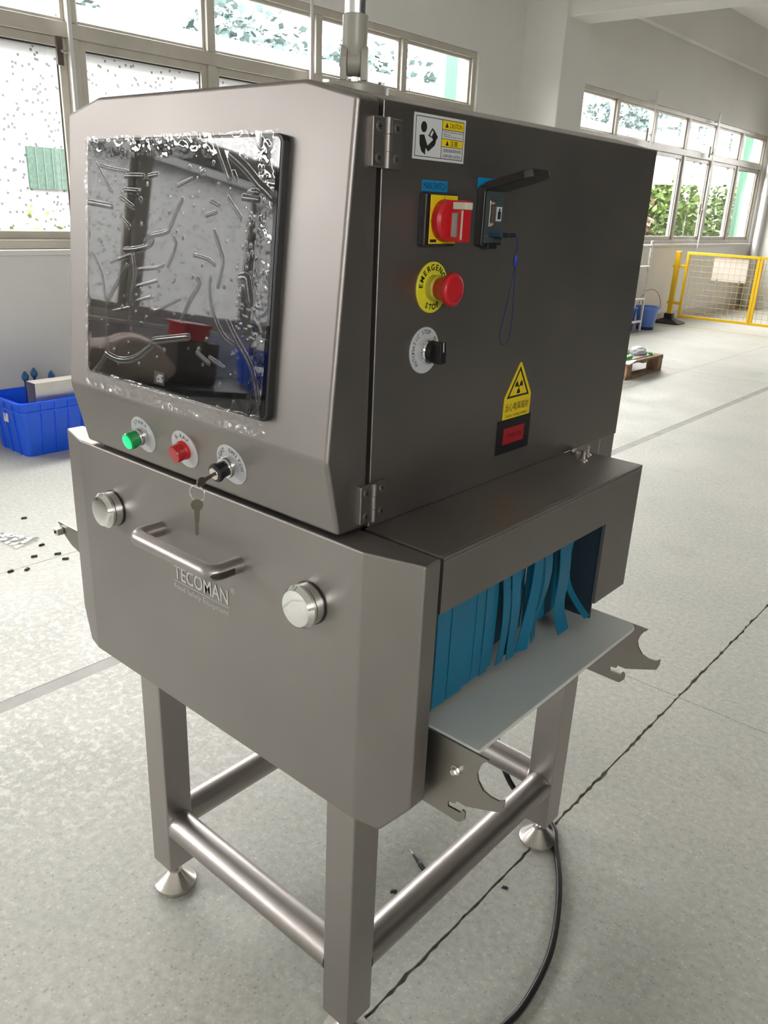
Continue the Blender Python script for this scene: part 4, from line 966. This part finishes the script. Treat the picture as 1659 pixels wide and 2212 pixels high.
# ladder
e = empty('step_ladder', (-3.725, 10.08, 0)); lad = mat('scuffed_ladder_aluminium', (.62, .60, .62), .4, .8, noise=(30, .2, 4))
for yy in (-.02, -.42):
    bm = bmesh.new(); box(bm, -.012, .012, yy - .022, yy + .022, 0, 1.18); 
    bmesh.ops.transform(bm, matrix=Matrix.Shear('XY', 4, (0.045, 0)) if False else I4, verts=bm.verts); bev(bm, .004, 1); obj('rail', bm, lad, e, wn=True)
for zz in (.14, .435, .73 + .125, 1.12): B('rung', lad, e, -.028, .028, -.40, -.04, zz - .012, zz + .012, wd=.004)
tag(e, 'scuffed aluminium ladder standing by the far window wall', 'ladder')
# pallet with goods
PX, PY = -2.262, 6.55
e = empty('wooden_pallet', (PX - .55, PY + .42, 0))
for xx in (-.485, 0, .485):
    B('bottom_board', wood_m, e, xx - .06, xx + .06, -.42, .42, 0, .020, wd=.003)
    for yy in (-.345, .365): B('block', wood_m, e, xx - .06, xx + .06, yy - .055, yy + .055, .0205, .125, wd=.004)
for yy in (-.36, 0, .36): B('stringer_board', wood_m, e, -.55, .55, yy - .055, yy + .055, .1255, .145, wd=.003)
for i in range(7): xx = -.49 + i * .1633; B('deck_board', wood_m, e, xx - .055, xx + .055, -.42, .42, .1455, .165, wd=.003)
tag(e, 'brown wooden pallet on the floor behind the machine', 'pallet')
zc = .166
bm = bmesh.new(); box(bm, -.20, .20, -.33, .33, 0, .006); o = obj('carton_sheet', bm, sign_w); o.location = (PX - .26, PY + .40, zc); tag(o, 'thin white carton sheet lying on the pallet', 'sheet')
def bag(loc, sx, sy, sz, seed, m, label):
    bm = bmesh.new(); bmesh.ops.create_icosphere(bm, subdivisions=4, radius=1)
    for v in bm.verts:
        n_ = NZ.noise(v.co * 2.2 + Vector((seed, 0, 0))) * .25 + NZ.noise(v.co * 6 + Vector((0, seed, 0))) * .10; c = v.co * (1 + n_); v.co = Vector((c.x * sx, c.y * sy, max(0, (c.z * .75 + .45)) * sz))
    o = obj('wrapped_part', bm, m, smooth=True); o.location = loc; tag(o, label, 'package', 'wrapped parts on the pallet'); return o
bag((PX - .24, PY + .26, zc + .0065), .11, .13, .095, 1.0, bagm, 'large grey plastic wrapped part on the pallet')
bag((PX - .16, PY + .56, zc + .0065), .08, .10, .060, 5.0, mat('pale_plastic_wrap', (.62, .62, .64), .3, bump=(25, .8, .02)), 'small flat pale wrapped part nearer the pallet corner')
for i, (x, y, z_, sx, sy, rz, lb_) in enumerate(((PX - .095, PY + .15, zc + .0065, .035, .09, .05, 'green tag lying in front of the wrapped parts'), (PX - .09, PY + .70, zc + .0065, .02, .05, .5, 'small green tag at the pallet corner'), (PX - .38, PY + .50, zc + .0065, .04, .10, .1, 'green card behind the wrapped parts'))):
    bm = bmesh.new(); box(bm, -sx, sx, -sy, sy, 0, (.035, .02, .085)[i]); bev(bm, .006, 2); o = obj('green_tag', bm, greenp, wn=True); o.location = (x, y, z_); o.rotation_euler = (0, 0, rz); tag(o, lb_, 'tag', 'green tags on the pallet')
bm = bmesh.new(); box(bm, -.05, .05, -.14, .14, 0, .008); o = obj('carton_strip', bm, sign_w); o.location = (PX - .022, PY + .05, zc - .0); o.rotation_euler = (0, 0, .2); tag(o, 'white carton strip at the near edge of the pallet', 'sheet')

# ------------------------------------------------------------------ yellow mesh fence
FY = 11.385
e = empty('fence_post', (-3.87, FY, 0)); 
bm = bmesh.new(); box(bm, -.034, .034, -.034, .034, .085, 1.03); bev(bm, .006, 2); obj('upright', bm, yel_paint, e, wn=True)
bm = hull([(sx * a, sy * b, z_) for z_, a, b in ((0, .20, .15), (.025, .20, .15), (.075, .06, .05)) for sx in (-1, 1) for sy in (-1, 1)], .006, 1); obj('foot', bm, foot_blk, e, wn=True)
B('socket', foot_blk, e, -.06, .06, -.05, .05, .075, .145, wd=.005)
for zz in (.30, .82): B('bracket', yel_paint, e, -.06, .124, -.015, .015, zz - .02, zz + .02, wd=.003); 
tag(e, 'square yellow fence post on a black rubber foot', 'fence post')
def fence(x0, x1, label):
    e = empty('mesh_fence', (x0, FY, 0)); W_ = x1 - x0; t = .019
    B('frame_bar', yel_paint, e, 0, W_, -.015, .015, 1.03 - 2 * t, 1.03, wd=.004); B('frame_bar', yel_paint, e, 0, W_, -.015, .015, .105, .105 + 2 * t, wd=.004)
    B('frame_bar', yel_paint, e, 0, 2 * t, -.015, .015, .143, .992, wd=.004); B('frame_bar', yel_paint, e, W_ - 2 * t, W_, -.015, .015, .143, .992, wd=.004)
    n = int(W_ / .078)
    for i in range(1, n):
        x = W_ * i / n; bm = bmesh.new(); tube(bm, [(x, .003, .13), (x, .003, 1.0)], .0028, 6); obj('wire', bm, wire_m, e)
    for j in range(1, 11):
        zz = .12 + .89 * j / 11; bm = bmesh.new(); tube(bm, [(.02, -.003, zz), (W_ - .02, -.003, zz)], .0028, 6); obj('wire', bm, wire_m, e)
    tag(e, label, 'fence', 'yellow mesh fence panels'); return e
fence(-3.742, -2.715, 'yellow mesh fence panel with white board, next to its post'); fence(-2.710, -1.60, 'yellow mesh fence panel cut off by the right picture edge')
e = empty('notice_board', (-3.11, FY + .028, .66)); bm = bmesh.new(); box(bm, -.24, .24, -.004, .004, 0, .32); obj('board', bm, sign_w, e)
for xx in (-.16, .16): B('hook', mat('grey_hook', (.35, .35, .38), .5), e, xx - .012, xx + .012, -.0085, -.0045, -.02, .025)
tag(e, 'blank white board hung behind the yellow mesh', 'board')
bm = bmesh.new(); box(bm, -3.70, -1.6, 11.20, 11.255, 0.0001, .0012); o = structure('trim_2', bm, mat('faded_yellow_line', (.50, .40, .22), .6))
# small yellow and blue stand at the picture edge
e = empty('parts_stand', (-2.50, 14.2, 0)); B('blue_box', crate_blue, e, -.10, .35, -.12, .12, 0, .20, wd=.008); B('yellow_panel', yel_paint, e, -.10, .35, -.12, .12, .2005, .42, wd=.008)
tag(e, 'yellow panel on a blue box behind the fence at the right edge', 'stand')

# ------------------------------------------------------------------ things seen in the screen's reflection
e = empty('work_table', (-3.45, -2.75, 0)); B('table_top', mat('dark_table_top', (.045, .05, .055), .5), e, -.45, .40, -1.15, 1.15, .76, .80, wd=.004)
for sx in (-.40, .35):
    for sy in (-1.1, 1.1): B('leg', mat('table_leg_blue_grey', (.12, .16, .20), .5), e, sx - .025, sx + .025, sy - .025, sy + .025, 0, .7595, wd=.003)
tag(e, 'dark topped work table under the windows, mirrored in the screen', 'table')
bm = bmesh.new(); bmesh.ops.create_icosphere(bm, subdivisions=4, radius=1)
for v in bm.verts:
    n_ = NZ.noise(v.co * 1.7) * .22; c = v.co * (1 + n_); v.co = Vector((c.x * .22, c.y * .30, max(0, c.z * .8 + .4) * .22))
o = obj('cloth_bag', bm, mat('pinkish_cloth', (.52, .42, .36), .8), smooth=True); o.location = (-3.35, -2.15, .802); tag(o, 'pinkish beige cloth bag on the table, mirrored in the screen', 'bag')
e = empty('cardboard_box', (-3.45, -2.66, .801)); B('body', mat('dark_carton', (.10, .085, .07), .8), e, -.14, .14, -.16, .16, 0, .27, wd=.004); B('tape', mat('carton_tape', (.2, .17, .12), .4), e, -.141, .141, -.025, .025, .2, .2715); tag(e, 'dark carton on the table under the red tray, mirrored in the screen', 'box')
e = empty('parts_tray', (-3.42, -2.65, 1.073)); B('body', red_pl, e, -.09, .09, -.10, .10, 0, .10, wd=.01); B('rim', red_pl, e, -.10, .10, -.11, .11, .09, .11, wd=.004); tag(e, 'red plastic parts tray on a dark carton, mirrored in the screen', 'tray')
crate('plastic_crate', (-3.45, -3.42, .801), .44, .34, .24, crate_blue, 'blue crate on the work table, mirrored in the screen', 'blue plastic crates', 4)

# ------------------------------------------------------------------ outside
gr = B('ground_outside', mat('outside_concrete', (.25, .25, .24), .8, noise=(2, .1, 4)), None, -60, 60, -50, 110, -.25, -.165); tag(gr, kind='structure')
def speck_mat():
    m = bpy.data.materials.new('speckled_render'); m.use_nodes = True; nt = m.node_tree; N = nt.nodes; L = nt.links; b = N['Principled BSDF']; b.inputs['Roughness'].default_value = .8
    tc = N.new('ShaderNodeTexCoord'); v = N.new('ShaderNodeTexVoronoi'); v.inputs['Scale'].default_value = 15; v.distance = 'CHEBYCHEV'; L.new(tc.outputs['Object'], v.inputs['Vector'])
    lt = N.new('ShaderNodeMath'); lt.operation = 'LESS_THAN'; lt.inputs[1].default_value = .20; L.new(v.outputs['Distance'], lt.inputs[0])
    mx = N.new('ShaderNodeMix'); mx.data_type = 'RGBA'; mx.inputs[6].default_value = (.25, .252, .255, 1); mx.inputs[7].default_value = (.055, .058, .06, 1); L.new(lt.outputs[0], mx.inputs[0]); L.new(mx.outputs[2], b.inputs['Base Color']); return m
speck = speck_mat()
ob = empty('opposite_building', (-8.5, 10, 0))
def OB(name, m, *a, wd=0): return B(name, m, ob, *a, M=Matrix.Translation((8.5, -10, 0)), wd=wd)
OB('wall', speck, -12.5, -8.5, -30, 60, -.15, 2.93)
OB('eaves', mat('eaves_concrete', (.15, .155, .155), .8), -12.5, -8.35, -30, 60, 2.931, 3.02)
grn = mat('green_mosaic_window', (.042, .075, .058), .4, noise=(30, .25, 3)); pale = mat('pale_green_glass', (.055, .075, .072), .4, noise=(9, .3, 4))
for y in (-4.6, -1.0, 4.0, 7.6, 11.2, 20.8, 24.2):
    f_ = OB('window', grn, -8.505, -8.47, y, y + .78, 1.48, 1.92)
    for k in range(1, 8): OB('glazing_bar', mat('pale_green_bar', (.075, .105, .09), .5), -8.469, -8.462, y + .0975 * k - .005, y + .0975 * k + .005, 1.48, 1.92)
# upper storey set back
OB('upper_wall', mat('upper_render', (.26, .27, .275), .8), -16, -13.0, -30, 60, -.15, 4.35)
for y in range(-14, 40, 3): OB('upper_window', pale, -13.0, -12.96, y, y + 2.1, 3.35, 4.15)
tag(ob, 'white speckled building with small green windows seen through the glass', 'building')
gc_m = mat('green_painted_post', (.03, .12, .07), .5)
for y, lb_ in ((6.62, 'green outside post behind the near window end'), (15.72, 'green outside post behind the far window end')):
    bm = bmesh.new(); box(bm, -4.70, -4.50, y, y + .30, -.15, 4.4); o = obj('green_post', bm, gc_m); tag(o, lb_, 'post', 'green posts outside')
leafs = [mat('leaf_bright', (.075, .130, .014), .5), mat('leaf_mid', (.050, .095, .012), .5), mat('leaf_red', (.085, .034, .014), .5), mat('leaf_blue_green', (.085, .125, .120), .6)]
bark = mat('bark', (.20, .15, .10), .8)
def foliage(n, rx, ry, rz_, size, seed):
    bm = bmesh.new(); R = random.Random(seed)
    for _ in range(n):
        th_ = R.uniform(0, 2 * pi); ph = math.acos(R.uniform(-1, 1)); rr = R.uniform(.35, 1) ** .5
        k = 1 + .25 * sin(3 * th_ + seed) * sin(2 * ph)
        c = Vector((rx * rr * k * sin(ph) * cos(th_), ry * rr * k * sin(ph) * sin(th_), rz_ * rr * k * cos(ph)))
        a = Vector((R.gauss(0, 1), R.gauss(0, 1), R.gauss(0, .5))).normalized(); b = a.cross(Vector((R.gauss(0, 1), R.gauss(0, 1), R.gauss(0, 1)))).normalized(); s = size * R.uniform(.6, 1.3)
        v = [bm.verts.new(c + a * s), bm.verts.new(c + b * s * .5 + a * s * .2), bm.verts.new(c - a * s * .7), bm.verts.new(c - b * s * .5 + a * s * .2)]; bm.faces.new(v)
    return bm
def bush(x, y, h, r, mi, label, seed, n=2600, cat='bush', group='bushes outside', zb=-.15, size=.085):
    e = empty('garden_bush' if cat == 'bush' else 'tree', (x, y, zb)); bm = foliage(n, r, r * 1.1, h * .42, size, seed); o = obj('foliage', bm, leafs[mi], e); o.location = (0, 0, h * .60); o['kind'] = 'stuff'
    bm = bmesh.new(); tube(bm, [(0, 0, 0), (.02, .02, h * .3), (0, .05, h * .6)], .03 * h / 2, 8, rfun=lambda u: .018 * h * (1.2 - u)); sharp(obj('trunk', bm, bark, e))
    tag(e, label, cat, group)
bush(-6.0, 13.3, 2.1, .70, 2, 'reddish leaved bush outside the far window, leftmost', 1)
bush(-5.9, 15.25, 2.35, .80, 0, 'tall bright green bush outside the far window behind the first rod', 2, 3200)
bush(-6.1, 17.1, 2.0, .72, 0, 'rounded green bush outside between the far window rods', 3, 2800)
bush(-6.0, 19.1, 2.35, .75, 1, 'green bush outside next to the green post', 4, 2800)
bush(-6.6, 11.6, 1.7, .55, 1, 'dark green bush outside behind the machine edge', 5)
for i, (y, h) in enumerate(((2.50, 1.38), (2.73, 1.46), (2.98, 1.46))):
    bush(-6.0, y, h, .10, 0, ('small green sapling outside, leftmost of three', 'small green sapling outside, middle of three', 'small green sapling outside at the sash edge')[i], 11 + i, 70, group='saplings outside the near window', size=.035)
for i, (x, y, h, r, lb_) in enumerate(((-19, 3, 6.4, 2.4, 'pale tree beyond the building, seen left of the top rod'), (-20, 9.5, 6.6, 2.6, 'pale tree beyond the building, behind the second top pane'), (-19, 15.5, 6.3, 2.4, 'pale tree beyond the building, behind the signal pole'), (-21, 23, 6.7, 2.8, 'pale tree beyond the building, right of the signal pole'), (-20, 42, 7.6, 3.2, 'pale tree beyond the building, behind the leftmost far top panes'), (-21, 52, 7.8, 3.4, 'pale tree beyond the building, behind the middle far top panes'), (-20, 63, 7.2, 3.2, 'pale tree beyond the building, behind the rightmost far top panes'))):
    bush(x, y, h, r, 3, lb_, 21 + i, 6000, 'tree', 'trees beyond the building', size=.19)
